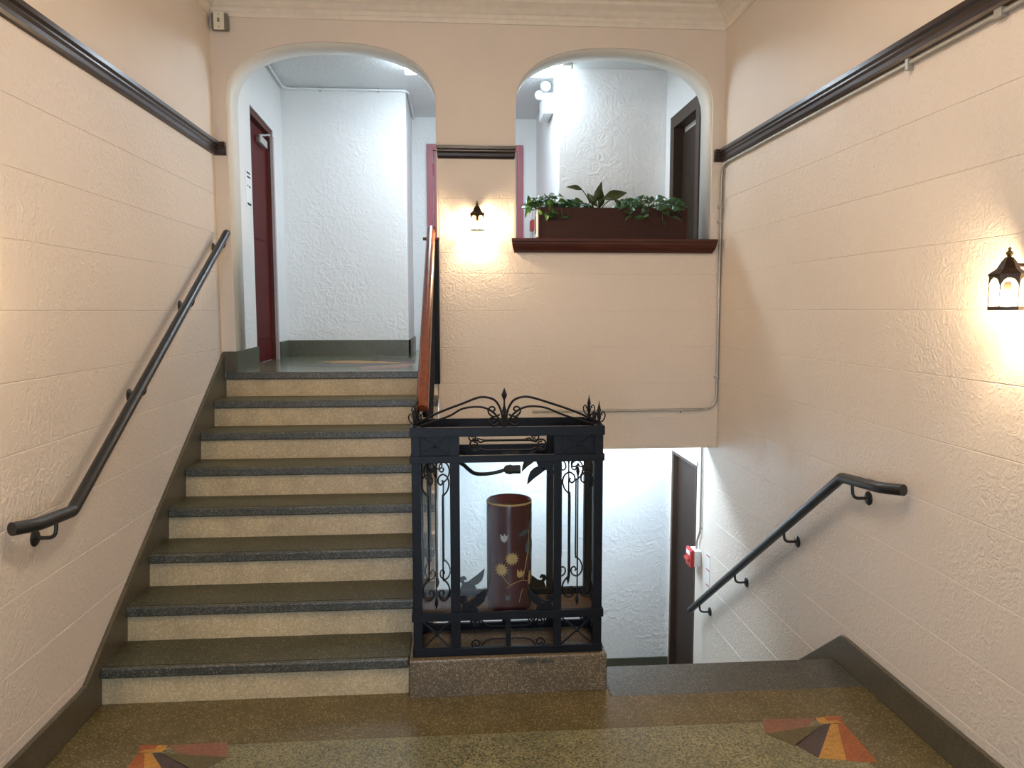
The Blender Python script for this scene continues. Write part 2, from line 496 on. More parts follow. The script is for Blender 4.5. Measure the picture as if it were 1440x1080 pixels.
# entry wall behind the viewer, with the glazed street door
wall_front = struct('wall_front', prism(B(), [(XL - .15, -.2), (XR + .15, -.2), (XR + .15, ZC + .1), (XL - .15, ZC + .1)], MY, YENT - .15, YENT,
                    [[(-1.15, 0), (.55, 0), (.55, 2.3), (-1.15, 2.3)]]), M['hall_smooth'])
d5 = thing('door_5', (-.3, YENT, 0), kind='structure')
bm = B()
for x0, x1, z0, z1 in ((-1.15, -1.05, 0, 2.3), (.45, .55, 0, 2.3), (-1.05, .45, 2.2, 2.3), (-1.05, .45, 0, .25), (-.35, -.25, .25, 2.2)):
    box(bm, x0, x1, YENT - .12, YENT - .04, z0, z1)
obj('door_frame', bm, M['brown_frame'], d5)
for x0, x1 in ((-1.05, -.35), (-.25, .45)):
    obj('pane', bx(x0, x1, YENT - .085, YENT - .075, .25, 2.2), M['door_glass'], d5)

# hall ceiling and cornice
struct('ceiling', bx(XL - .15, XR + .15, YENT - .15, YB, ZC, ZC + .15), M['ceil_hall'])
corn = [(0, 3.695), (.012, 3.695), (.014, 3.722), (.020, 3.727), (.020, 3.752), (.034, 3.760), (.058, 3.785), (.092, 3.805), (.100, 3.810),
        (.100, 3.832), (.125, 3.838), (.150, 3.862), (.152, ZC), (0, ZC)]
def cornice_bm():
    bm = B(); rings = []
    for r, z in corn:
        rings.append([bm.verts.new(p) for p in ((XL + r, YENT + r, z), (XL + r, YB - r, z), (XR - r, YB - r, z), (XR - r, YENT + r, z))])
    n = len(rings)
    for i in range(n - 1):
        for k in range(4):
            bm.faces.new((rings[i][k], rings[i][(k + 1) % 4], rings[i + 1][(k + 1) % 4], rings[i + 1][k]))
    return bm
struct('trim_1', cornice_bm(), M['cornice'])

# picture rails (side walls with a short return on the back wall, pier piece)
rail_prof = [(0, 2.795), (.014, 2.800), (.020, 2.812), (.022, 2.830), (.030, 2.842), (.030, 2.850), (.044, 2.858), (.044, 2.878), (0, 2.878)]
def rail_path(path, mat, name):
    """path: list of (x,y) with outward offset direction per vertex"""
    bm = B(); rings = []
    for (x, y, dx, dy) in path:
        rings.append([bm.verts.new((x + dx * r, y + dy * r, z)) for r, z in rail_prof])
    for i in range(len(rings) - 1):
        n = len(rail_prof)
        for k in range(n): bm.faces.new((rings[i][k], rings[i][(k + 1) % n], rings[i + 1][(k + 1) % n], rings[i + 1][k]))
    bm.faces.new(list(reversed(rings[0]))); bm.faces.new(rings[-1])
    return struct(name, bm, mat)
rail_path([(XL, YENT + .01, 1, 0), (XL, YB, 1, -1), (AL0 - .012, YB, 0, -1)], M['dark_wood'], 'trim_2')
rail_path([(XR, YENT + .01, -1, 0), (XR, YB, -1, -1), (AR1 + .012, YB, 0, -1)], M['dark_wood'], 'trim_3')
rail_path([(AL1 + .012, YB, -.3, -1), (AR0 - .012, YB, .3, -1)], M['dark_wood'], 'trim_4')

# moulded window-like sill of the right arch
prof = [(5.70, 2.25), (5.375, 2.25), (5.375, 2.232), (5.383, 2.226), (5.386, 2.212), (5.395, 2.192), (5.410, 2.172), (5.425, 2.163), (5.425, 2.155), (5.45, 2.155), (5.45, 2.21), (5.70, 2.21)]
bm = B()
def sill_ring(x, s):
    return [bm.verts.new((x + (s * (YB - y) * .42 if y < YB else 0), y, z)) for y, z in prof]
ra, rb = sill_ring(AR0 - .002, -1), sill_ring(AR1 + .002, 1)
n = len(prof)
for k in range(n): bm.faces.new((ra[k], ra[(k + 1) % n], rb[(k + 1) % n], rb[k]))
tr = tessellate_polygon([[Vector((y, z, 0)) for y, z in prof]])
for t in tr: bm.faces.new([ra[i] for i in t]); bm.faces.new([rb[i] for i in reversed(t)])
struct('trim_5', bm, M['dark_wood_x'])

# ---- hall floor: base slab and the terrazzo zones laid into it
floor = struct('floor', bx(XL, XR, YENT, YEDGE - .05, -.2, -.004), M['band'])
def zone(name, pts, mat, top=0.0):
    return obj(name, prism(B(), pts, MZ, -.0045, top), mat, floor)
FX0, FX1, FY = -1.225, 1.60, 3.04
zone('border_band', [(XL, YENT), (FX0, YENT), (FX0, FY), (FX1, FY), (FX1, YENT), (XR, YENT), (XR, 3.305), (.70, 3.305), (.70, 3.36), (-.22, 3.41), (XL, 3.41)], M['band'])
zone('field_slab', [(FX0, YENT), (FX1, YENT), (FX1, FY), (FX0, FY)], M['field'])
obj('edge_strip', prism(B(), [(.70, 3.305), (XR, 3.305), (XR, YEDGE), (.70, YEDGE)], MZ, -.05, 0), M['dark_t'], floor, bevel=.008)
def star(cx, s):
    c = (cx, 3.022)
    P = lambda x, y: (cx + s * x, y)
    Z_ = .0007
    zone('inlay_wedge', [P(-.06, 3.052), P(-.29, 3.060), P(-.325, 2.95), P(-.13, 2.985)], M['t_pink'], Z_)
    zone('inlay_wedge', [P(-.13, 2.985), P(-.325, 2.95), P(-.24, 2.85), P(-.05, 3.0)], M['t_green'], Z_)
    zone('inlay_wedge', [P(-.045, 3.005), P(-.235, 2.86), P(-.185, 2.765), P(-.018, 3.0)], M['t_purple'], Z_)
    zone('inlay_wedge', [P(-.018, 3.0), P(-.185, 2.765), P(-.085, 2.738), P(.012, 3.002)], M['t_orange'], Z_)
    zone('inlay_wedge', [P(.012, 3.002), P(-.085, 2.738), P(.03, 2.715), P(.04, 3.005)], M['t_red'], Z_)
    zone('inlay_wedge', [P(-.06, 3.02), P(-.045, 3.004), P(.04, 3.008), P(.02, 3.03)], M['t_orange'], Z_ + .0003)
    zone('inlay_wedge', [P(-.06, 3.052), P(-.06, 3.02), P(.02, 3.03), P(.0, 3.062)], M['t_orange'], Z_)
    zone('inlay_wedge', [P(-.02, 3.06), P(-.015, 3.026), P(.02, 3.03), P(.04, 3.008), P(.055, 3.062)], M['t_red'], Z_ + .0006)
star(1.60, 1)
star(-1.225, -1)

# ---- baseboards of the hall
bm = prism(B(), [(YENT, 0), (3.40, 0), (YB, LZ - .25), (YB, 1.462), (3.285, .152), (3.24, .148), (YENT, .145)], MX, XL, XL + .022)
struct('baseboard_left', bm, M['skirt'], bevel=.006)
bm = prism(B(), [(YENT, 0), (3.56, 0), (5.9, -1.85), (5.9, -1.36), (5.52, -1.345), (3.545, .145), (3.50, .150), (YENT, .150)], MX, XR - .022, XR)
struct('baseboard_right', bm, M['skirt'], bevel=.006)

# ---- flight going up
st = thing('staircase', (-.85, Y1, 0), 'eight-step terrazzo staircase with dark treads and tan risers rising to the left arch', 'staircase')
SX0, SX1 = XL + .022, AL1 - .002
for i in range(8):
    y, z = Y1 + i * RUN, (i + 1) * RISE
    x1 = -.216 if i == 0 else SX1
    yb = y + RUN + .03 if i < 7 else YB + .052
    tr_ = obj('tread', bx(SX0, x1, y + .028, yb, z - .048, z), M['tread'], st)
    obj('nosing', bx(SX0, x1, y, y + .0285, z - .048, z), M['dark_t'], tr_, bevel=.008, seg=3)  # tread's front edge; greyer colour paints in the daylight on its face
    bm = B()
    v = [bm.verts.new(p) for p in ((SX0, y + .004, z - RISE), (x1 - .002, y + .004, z - RISE), (x1 - .002, y + .018, z - .047), (SX0, y + .018, z - .047),
                                   (SX0, y + .05, z - RISE), (x1 - .002, y + .05, z - RISE), (x1 - .002, y + .05, z - .047), (SX0, y + .05, z - .047))]
    for f in ((0, 1, 2, 3), (7, 6, 5, 4), (0, 4, 5, 1), (1, 5, 6, 2), (2, 6, 7, 3), (3, 7, 4, 0)): bm.faces.new([v[j] for j in f])
    obj('riser', bm, M['riser'], st)
# closed side of the flight, towards the basement stairs
side = [(3.70, ZB)]
for i in range(1, 8):
    y, z = Y1 + i * RUN + .05, i * RISE + .02
    side += [(y, z), (y, z + RISE - .07)]
side += [(YB, LZ - .05), (YB, ZB)]
obj('side_wall', prism(B(), side, MX, SX1 - .03, SX1 - .004), M['hall_smooth'], st)

# ---- upper landing and corridor
land = struct('floor', bx(XL, 1.99, YB + .052, 8.45, LZ - .2, LZ), M['landing'])
LOCS[land] = Vector((0, 0, 0))
def lzone(pts, mat, dz):
    return obj('inlay_wedge', prism(B(), pts, MZ, LZ - .002, LZ + dz), mat, land)
cx, cy, rr = -.30, 6.35, .95
cols = ['t_purple', 't_pink', 't_purple', 't_orange', 't_purple', 't_pink', 't_purple', 't_orange']
for k in range(8):
    a = PI / 8 + k * PI / 4
    p = lambda a, r: (cx + r * math.cos(a) * 1.0, cy + r * math.sin(a) * .8)
    lzone([p(a, .04), p(a - PI / 10, rr * .72), p(a, rr), p(a + PI / 10, rr * .72)], M[cols[k]], .0008)
SL = (7.40 - YB2)
def XW(y): return AL0 - .053 * max(0, (y - YB2)) / SL if y > YB2 else AL0
LW = lambda u, v, w: (XW(u) - w, u, v)
RD0, RD1, RDT = 6.10, 6.98, 3.30
struct('wall_corridor_left', prism(B(), [(YB2, LZ - .1), (RD0, LZ - .1), (RD0, RDT), (RD1, RDT), (RD1, LZ - .1), (7.45, LZ - .1), (7.45, ZC2 + .05), (YB2, ZC2 + .05)], LW, 0, .2), M['white'])
struct('wall_corridor_block', bx(-1.75, -.425, 7.40, 8.45, LZ - .1, ZC2 + .05), M['white'], bevel=.012)
struct('wall_corridor_far', bx(-.425, .905, 8.42, 8.6, LZ - .1, ZC2 + .05), M['white'])
struct('wall_corridor_pillar', bx(.905, 2.0, 6.67, 8.6, LZ - .1, ZC2 + .05), M['white'], bevel=.012)
BD0, BD1, BDT = 5.78, 6.42, 3.30
struct('wall_corridor_right', prism(B(), [(YB2, LZ - .1), (BD0, LZ - .1), (BD0, BDT), (BD1, BDT), (BD1, LZ - .1), (6.7, LZ - .1), (6.7, ZC2 + .05), (YB2, ZC2 + .05)], MX, AR1 + .003, 2.0), M['white'])
struct('ceiling', bx(-1.75, 2.0, YB2, 8.6, ZC2, ZC2 + .12), M['ceil_white'])
# white lining on the arches' reveals (corridor side paint)
def lining(pts, name):
    bm = B(); n = len(pts)
    for i in range(n - 1):
        q = []
        for (x, z), y in ((pts[i], YB + .014), (pts[i], YB2 + .002), (pts[i + 1], YB2 + .002), (pts[i + 1], YB + .014)):
            q.append(bm.verts.new((x, y, z)))
        bm.faces.new(q)
    bmesh.ops.remove_doubles(bm, verts=bm.verts, dist=1e-5)
    o = struct(name, bm, M['arch_paint'], smooth=True)
    s = o.modifiers.new('s', 'SOLIDIFY'); s.thickness = .003; s.offset = 0
    return o
lining(arch_pts(AL0 + .001, AL1 - .001, LZ, 3.17, 3.554), 'trim_6')
lining(arch_pts(AR0 + .001, AR1 - .001, ZSILL, 3.17, 3.559), 'trim_7')
# skirtings upstairs
struct('baseboard_pier', bx(XL + .01, AL0 + .004, YB - .018, YB + .02, LZ, 1.470), M['skirt'], bevel=.004)
bm = prism(B(), [(YB, LZ), (RD0 - .01, LZ), (RD0 - .01, 1.475), (YB, 1.470)], LW, -.016, .005)
struct('baseboard_corridor', bm, M['skirt_up'])
bm = prism(B(), [(RD1 + .02, LZ), (7.40, LZ), (7.40, 1.475), (RD1 + .02, 1.475)], LW, -.016, .005)
struct('baseboard_corridor', bm, M['skirt_up'])
bm = B(); box(bm, -1.56, -.409, 7.384, 7.40, LZ, 1.475); box(bm, -.425, -.409, 7.384, 8.42, LZ, 1.475)
struct('baseboard_corridor', bm, M['skirt_up'])
bm = B(); box(bm, .889, .905, 6.654, 8.42, LZ, 1.475); box(bm, .889, 1.84, 6.654, 6.67, LZ, 1.475)
struct('baseboard_corridor', bm, M['skirt_up'])

# ---- basement passage under the landing
ZBC = 1.10
base = struct('floor', bx(AL1 - 1.3, XR, YEDGE + 8 * RUN2 - .02, 6.75, ZB - .12, ZB), M['dark_t'])
struct('wall_basement_far', bx(AL1 - 1.3, XR + .1, 6.62, 6.8, ZB - .1, ZBC + .02), M['white'])
struct('wall_basement_left', bx(AL1 - 1.35, AL1 - 1.2, YB, 6.8, ZB - .1, ZBC + .02), M['white'])
struct('wall_basement_rear', bx(AL1 - 1.3, AL1 - .035, YB - .05, YB, ZB - .1, ZBC + .02), M['white'])
struct('ceiling', bx(AL1 - 1.35, XR + .1, YB2, 6.8, ZBC, ZBC + .02), M['ceil_white'])
struct('baseboard_basement', bx(AL1 - 1.2, XR, 6.604, 6.62, ZB, ZB + .10), M['skirt_up'])

ds = thing('staircase', (.9, YEDGE, 0), 'narrow dark terrazzo stairs going down to the basement right of the iron cabinet', 'staircase')
for i in range(8):
    y, z = YEDGE + i * RUN2, -(i + 1) * RISE
    obj('tread', bx(SX1, XR - .022, y + .01, y + RUN2 + .02, z - .045, z), M['tread'], ds, bevel=.008)
for i in range(9):
    y, z = YEDGE + i * RUN2, -i * RISE
    obj('riser', bx(.70 if i == 0 else SX1, XR - .022, y - .03, y - .012, z - RISE, z - .048), M['riser'], ds)

# ------------------------------------------------------------------ DOORS
# door 1: dark red, left corridor wall
d1 = thing('door_1', (XW(6.5), 6.5, LZ), kind='structure')
def LWd(u, v, w): return (XW(u) - w, u, v)
bm = prism(B(), [(RD0, LZ), (RD0 + .045, LZ), (RD0 + .045, RDT - .045), (RD1 - .045, RDT - .045), (RD1 - .045, LZ), (RD1, LZ), (RD1, RDT), (RD0, RDT)], LWd, .012, .12)
obj('door_frame', bm, M['frame_red'], d1)
obj('reveal', prism(B(), [(RD1 - .046, LZ), (RD1 + .004, LZ), (RD1 + .004, RDT - .05), (RD1 - .046, RDT - .05)], LWd, -.004, .02), M['reveal'], d1)
leaf = obj('door_leaf', prism(B(), [(RD0 + .048, LZ + .006), (RD1 - .048, LZ + .006), (RD1 - .048, RDT - .05), (RD0 + .048, RDT - .05)], LWd, .05, .095), M['red_door'], d1)
for u0, u1, z0, z1 in ((RD0 + .17, RD1 - .17, 1.52, 2.2), (RD0 + .17, RD1 - .17, 2.33, 3.1)):
    obj('door_panel', prism(B(), [(u0, z0), (u1, z0), (u1, z1), (u0, z1)], LWd, .043, .052), M['red_door'], leaf, bevel=.006)
obj('door_closer', prism(B(), [(6.48, 3.10), (6.74, 3.10), (6.74, 3.16), (6.48, 3.16)], LWd, .0, .05), M['chrome'], leaf, bevel=.012)
bm = B(); tube(bm, [(XW(6.55) - .03, 6.52, 3.165), (XW(6.55) + .03, 6.66, 3.20), (XW(6.9) - .02, 6.90, 3.235)], .008)
obj('closer_arm', bm, M['chrome'], leaf)
# door 2: rose red, far wall
d2 = thing('door_2', (.245, 8.42, LZ), kind='structure')
bm = prism(B(), [(-.27, LZ), (-.205, LZ), (-.205, 3.445), (.695, 3.445), (.695, LZ), (.76, LZ), (.76, 3.51), (-.27, 3.51)], MY, 8.385, 8.425)
obj('door_frame', bm, M['pink_door'], d2, bevel=.004)
leaf = obj('door_leaf', bx(-.197, .687, 8.398, 8.425, LZ + .008, 3.437), M['pink_door'], d2, bevel=.003)
for z in (1.6, 2.4, 3.2):
    bm = B(); tube(bm, [(-.201, 8.392, z), (-.201, 8.392, z + .11)], .010); obj('hinge', bm, M['pink_door'], leaf)
bm = B(); lathe(bm, [(.0, -.06), (.025, -.055), (.03, -.035), (.014, -.025), (.014, 0), (.03, 0)], (.61, 8.398, 2.3), 16, 'y'); obj('knob', bm, M['brass'], leaf, smooth=True)
# door 3: dark brown, right corridor wall
d3 = thing('door_3', (AR1, 6.1, LZ), kind='structure')
bm = prism(B(), [(BD0 - .06, LZ), (BD0 + .03, LZ), (BD0 + .03, BDT - .05), (BD1 - .03, BDT - .05), (BD1 - .03, LZ), (BD1 + .07, LZ), (BD1 + .07, BDT + .05), (BD0 - .06, BDT + .05)], MX, AR1 - .012, AR1 + .10)
obj('door_frame', bm, M['brown_frame'], d3, bevel=.004)
obj('door_leaf', prism(B(), [(BD0 + .033, LZ + .006), (BD1 - .033, LZ + .006), (BD1 - .033, BDT - .10), (BD0 + .033, BDT - .10)], MX, AR1 + .065, AR1 + .10), M['brown_door'], d3)
obj('room_view_panel', bx(AR1 + .08, AR1 + .10, BD0 + .033, BD1 - .033, BDT - .10, BDT - .05), M['white'], d3)  # added white panel standing in for the room seen above the leaf
# door 4: dark brown, basement
d4 = thing('door_4', (XR, 6.2, ZB), kind='structure')
bm = prism(B(), [(DB0, ZB), (DB0 + .03, ZB), (DB0 + .03, DBT - .03), (DB1 - .05, DBT - .03), (DB1 - .05, ZB), (DB1, ZB), (DB1, DBT), (DB0, DBT)], MX, XR - .004, XR + .12)
obj('door_frame', bm, M['brown_frame'], d4, bevel=.003)
obj('door_leaf', bx(XR + .035, XR + .075, DB0 + .033, DB1 - .053, ZB + .006, DBT - .033), M['brown_door'], d4, bevel=.003)
obj('head_strip', bx(XR - .012, XR + .01, DB0 - .02, DB1 + .02, DBT, DBT + .03), M['reveal'], d4)

# ------------------------------------------------------------------ LIGHT FIXTURES
tl = thing('tube_light', (.25, 6.54, ZC2), 'white fluorescent tube fixture on the corridor ceiling seen through both arches', 'ceiling light')
obj('housing', bx(-.40, .88, 6.41, 6.67, ZC2 - .035, ZC2), M['white_paint'], tl, bevel=.005)
obj('diffuser', bx(-.38, .86, 6.43, 6.65, ZC2 - .085, ZC2 - .036), M['tube_up'], tl)
tl = thing('tube_light', (1.0, 6.15, ZBC), 'white fluorescent tube fixture under the basement passage ceiling', 'ceiling light')
obj('housing', bx(.40, 1.62, 6.04, 6.26, ZBC - .035, ZBC), M['white_paint'], tl, bevel=.005)
obj('diffuser', bx(.42, 1.60, 6.06, 6.24, ZBC - .085, ZBC - .036), M['tube_low'], tl)
cl = thing('ceiling_bowl', (.16, 2.3, ZC), 'frosted glass ceiling bowl light hanging in the middle of the hall', 'ceiling light')
bm = B(); tube(bm, [(.16, 2.3, ZC), (.16, 2.3, ZC - .18)], .012); lathe(bm, [(.0, 0), (.06, -.002), (.055, -.025), (.0, -.03)], (.16, 2.3, ZC), 20)
obj('stem', bm, M['brass'], cl)
bm = B(); lathe(bm, [(0, -.34), (.12, -.325), (.21, -.27), (.25, -.19), (.24, -.185), (0, -.185)], (.16, 2.3, ZC), 32)
obj('bowl', bm, M['bowl'], cl, smooth=True)

def lantern(loc, normal, label):
    """hexagonal wall lantern; loc is the centre of its roof rim at the bottom of the roof, normal points off the wall"""
    t = thing('wall_lantern', loc, label, 'wall lamp', 'lantern wall lamps')
    c = Vector(loc); R = .052
    hexa = lambda r, z: [(c.x + r * math.cos(PI / 6 + k * PI / 3), c.y + r * math.sin(PI / 6 + k * PI / 3), c.z + z) for k in range(6)]
    # roof: concave six-sided cap
    bm = B(); lathe(bm, [(R + .004, -.004), (R + .006, .004), (.034, .022), (.022, .045), (.015, .054), (.013, .058), (0, .060)], c, 6, 'z', PI / 6)
    obj('roof', bm, M['bronze'], t)
    bm = B(); lathe(bm, [(.012, .056), (.006, .062), (.011, .070), (.011, .075), (.004, .081), (.0055, .088), (0, .094)], c, 12)
    obj('finial', bm, M['brass'], t, smooth=True)
    # arcade: each side a bar frame with pointed spandrels
    bm = B()
    for k in range(6):
        a, b = Vector(hexa(R, 0)[k]), Vector(hexa(R, 0)[(k + 1) % 6])
        n_ = ((a + b) / 2 - c); n_.z = 0; n_.normalize()
        pts2 = [(0, 0), (1, 0), (1, -.042), (.93, -.028), (.80, -.015), (.62, -.009), (.5, -.008), (.38, -.009), (.20, -.015), (.07, -.028), (0, -.042)]
        mp = lambda u, v, w, a=a, b=b, n_=n_: (a + (b - a) * u + Vector((0, 0, v)) + n_ * w)
        prism(bm, pts2, mp, -.001, .0015)
    obj('arcade', bm, M['bronze'], t)
    bm = B(); hb, hl = hexa(R, -.108), hexa(R, -.003)
    for k in range(6):
        tube(bm, [hl[k], hb[k]], .0022, 6)
        beam(bm, hb[k], hb[(k + 1) % 6], .004, .013)
    obj('frame', bm, M['bronze'], t)
    for k in range(6):
        a, b = Vector(hexa(R - .004, -.105)[k]), Vector(hexa(R - .004, -.105)[(k + 1) % 6])
        bm = B(); vs = [bm.verts.new(p) for p in (a, b, b + Vector((0, 0, .1)), a + Vector((0, 0, .1)))]; bm.faces.new(vs)
        obj('pane', bm, M['lamp_glass'], t)
    bm = B(); lathe(bm, [(.010, -.02), (.012, -.03), (.012, -.045), (.009, -.048)], c, 12); obj('socket', bm, M['brass'], t)
    bm = B(); lathe(bm, [(.008, -.048), (.016, -.06), (.019, -.075), (.014, -.09), (.004, -.103), (0, -.106)], c, 16); obj('bulb', bm, M['bulb'], t, smooth=True)
    # bracket to the wall
    n_ = Vector(normal); bw = c - n_ * .095
    bm = B(); tube(bm, smooth_path([bw + Vector((0, 0, .005)), bw + n_ * .02 + Vector((0, 0, .03)), c - n_ * .03 + Vector((0, 0, .035))]), .006)
    obj('arm', bm, M['bronze'], t)
    bm = B(); ax = 'x' if abs(n_.x) > .5 else 'y'; s = (n_.x + n_.y)
    lathe(bm, [(.038, 0), (.034, .006 * s), (.012, .010 * s), (0, .012 * s)], bw, 20, ax)
    obj('backplate', bm, M['bronze'], t)
    return t
lantern((.168, YB - .097, 2.405), (0, -1, 0), 'small lit lantern wall lamp on the pier between the two arches')
lantern((XR - .099, 2.42, 1.862), (-1, 0, 0), 'lit lantern wall lamp on the right wall, cut by the right edge')
lantern((XL + .099, 2.36, 1.862), (1, 0, 0), 'lit lantern wall lamp on the left wall before the stair handrail')

# ------------------------------------------------------------------ HANDRAILS
def bracket(parent, wall_x, s, y, z, zr, xr):
    """s: +1 when the wall is at lower x; rose on the wall, J-shaped arm up to the rail"""
    bm = B(); lathe(bm, [(.033, 0), (.033, .005 * s), (.026, .011 * s), (0, .013 * s)], (wall_x, y, z), 18, 'x')
    p = fillet([(wall_x + .006 * s, y, z), (xr - .006 * s, y, z), (xr, y, zr)], .03)
    tube(bm, p, .0075, 8)
    obj('bracket', bm, M['rail_black'], parent, smooth=True)

RR = .0245
h = thing('handrail', (XL, 4.1, 1.5), 'black tubular handrail sloping up the left wall beside the stairs', 'handrail')
xr = XL + .085
pts = [(XL + .045, 2.77, .985), (xr, 2.86, .975), (xr, 3.115, .958), (xr, YB - .085, 2.268)]
bm = B(); tube(bm, [pts[0]] + fillet(pts[0:2] + [pts[2]], .05)[1:-1] + fillet([pts[1], pts[2], pts[3]], .012, 2)[1:], RR, 14)
lathe(bm, [(RR + .001, 0), (RR * .7, .006), (0, .009)], (xr, YB - .085, 2.268), 12, 'y')
obj('rail', bm, M['rail_black'], h, smooth=True)
sl = (2.268 - .958) / (YB - .085 - 3.115)
zr_ = lambda y: .958 + (y - 3.115) * sl - RR
bracket(h, XL, 1, 2.99, .888, .958 - RR + .01, xr)
for y in (3.90, 4.66, 5.335):
    bracket(h, XL, 1, y, zr_(y) - .055, zr_(y) + .006, xr)

h = thing('handrail', (XR, 4.4, .4), 'black tubular handrail sloping down the right wall to the basement', 'handrail')
xr = XR - .085
pts = [(XR - .045, 3.03, .998), (xr, 3.13, .985), (xr, 3.468, .957), (xr, 5.72, -.592)]
bm = B(); tube(bm, [pts[0]] + fillet(pts[0:2] + [pts[2]], .05)[1:-1] + fillet([pts[1], pts[2], pts[3]], .012, 2)[1:], RR, 14)
obj('rail', bm, M['rail_black'], h, smooth=True)
sl = (-.592 - .957) / (5.72 - 3.468)
zq = lambda y: .957 + (y - 3.468) * sl - RR
bracket(h, XR, -1, 3.37, .880, .968 - RR, xr)
for y in (4.08, 4.80, 5.50):
    bracket(h, XR, -1, y, zq(y) - .055, zq(y) + .006, xr)

# wooden balustrade on the open side of the stairs
rl = thing('stair_railing', (-.15, 5.42, LZ), 'stair balustrade with reddish wooden handrail over black iron bars, left of the pier', 'railing')
A_, B_ = Vector((-.150, 5.50, 2.325)), Vector((-.152, 3.66, 1.285))
prof = [(-.029, -.018), (.029, -.018), (.031, -.004), (.024, .012), (.010, .019), (-.010, .019), (-.024, .012), (-.031, -.004)]
bm = B(); d = (B_ - A_).normalized(); s = Vector((1, 0, 0)); t = s.cross(d) * -1
if t.z < 0: t = -t
ringz = [[bm.verts.new(p + s * u + t * v) for u, v in prof] for p in (A_, B_)]
for k in range(8): bm.faces.new((ringz[0][k], ringz[0][(k + 1) % 8], ringz[1][(k + 1) % 8], ringz[1][k]))
bm.faces.new(list(reversed(ringz[0]))); bm.faces.new(ringz[1])
obj('handrail_cap', bm, M['rail_wood'], rl, smooth=True)
bm = B(); beam(bm, A_ + Vector((.012, -.05, -.062)), B_ + Vector((.012, 0, -.03)), .018, .030)
obj('upper_bar', bm, M['iron'], rl)
bm = B(); beam(bm, Vector((-.138, 5.40, 1.40)), Vector((-.138, 3.80, 1.40 - 1.6 * .567)), .014, .022)
obj('lower_bar', bm, M['iron'], rl)
for k in range(15):
    y = 5.36 - k * .105
    zt = 2.325 - (5.5 - y) * .565 - .03; zb = 1.40 - (5.40 - y) * .567
    obj('baluster', beam(B(), (-.138, y, zb), (-.138, y, zt), .012, .012), M['iron'], rl)
obj('end_post', bx(-.160, -.096, 5.395, 5.440, LZ - .085, 2.235), M['iron'], rl, bevel=.003)
obj('post_cap', bx(-.205, -.092, 5.385, 5.4435, 2.235, 2.252), M['dark_wood_x'], rl, bevel=.003)

# ------------------------------------------------------------------ IRON DISPLAY CABINET ON ITS PLINTH
PX0, PX1, PY0, PY1 = -.212, .695, 3.362, 3.697
pb = prism(B(), [(PX0, PY0 - .005), (PX1, PY0 + .010), (PX1, PY1), (PX0, PY1)], MZ, -.0045, .174)
po = tag(obj('plinth', pb, M['plinth'], None, bevel=.008), 'low brown terrazzo plinth under the black iron cabinet, with a dark stain', 'plinth')
sb = B()
for k in range(46):
    x = .27 + random.uniform(0, .17); z = .150 + random.uniform(-.006, .010) - .03 * abs(x - .36) 
    yy = PY0 - .005 + (x - PX0) / (PX1 - PX0) * .015
    r = random.uniform(.003, .009)
    n = random.randint(6, 8)
    vs = [sb.verts.new((x + r * 1.7 * math.cos(2 * PI * j / n) * random.uniform(.7, 1.2), yy - .0006, z + r * .8 * math.sin(2 * PI * j / n) * random.uniform(.7, 1.2))) for j in range(n)]
    sb.faces.new(vs)
st_ = obj('stain', sb, M['dark_t'], po); st_['kind'] = 'stuff'

CX0, CX1, CY0, CY1, CZ0, CZ1 = -.192, .672, 3.395, 3.689, .176, 1.232
CC = (CX0 + CX1) / 2
cab = thing('display_cabinet', (CC, (CY0 + CY1) / 2, CZ0), 'black wrought iron display cabinet with glass sides and scrolled crest on the plinth', 'cabinet')
PW = .040
for x in (CX0, CX1 - PW):
    for y in (CY0, CY1 - PW):
        obj('corner_post', bx(x, x + PW, y, y + PW, CZ0, CZ1), M['iron'], cab, bevel=.002)
ZLEV = [(CZ0, CZ0 + .036, .004), (.343, .380, .007), (1.072, 1.104, .006), (1.190, CZ1, .006)]
for z0, z1, pr in ZLEV:
    for y0, y1 in ((CY0 - pr, CY0 + .014), (CY1 - .014, CY1 + pr)):
        zl = z0 - .045 if (y0 > CY0 + .1 and 1.0 < z0 < 1.1) else z0
        obj('rail', bx(CX0 - pr, CX1 + pr, y0, y1, zl, z1), M['iron'], cab, bevel=.0015)
    for x0, x1 in ((CX0 - pr, CX0 + .014), (CX1 - .014, CX1 + pr)):
        obj('side_rail', bx(x0, x1, CY0 + .014, CY1 - .014, z0, z1), M['iron'], cab, bevel=.0015)
SA, SB_ = (-.022, .022), (.448, .484)        # the two inner stiles
for x0, x1 in (SA, SB_):
    for y0, y1 in ((CY0 + .002, CY0 + .016), (CY1 - .016, CY1 - .002)):
        obj('stile', bx(x0, x1, y0, y1, CZ0 + .02, CZ1 - .02), M['iron'], cab, bevel=.0015)

def curl(c, r0, r1, a0, turns, n=20):
    """spiral in the x-z plane around c, from radius r0 at angle a0 to r1"""
    return [(c[0] + (r0 + (r1 - r0) * i / n) * math.cos(a0 + 2 * PI * turns * i / n),
             c[1] + (r0 + (r1 - r0) * i / n) * math.sin(a0 + 2 * PI * turns * i / n)) for i in range(n + 1)]
def iron_path(pts2, y, r=.0042, n=6, name='scroll'):
    bm = B(); tube(bm, [(x, y, z) for x, z in pts2], r, n)
    return obj(name, bm, M['iron'], cab, smooth=True)

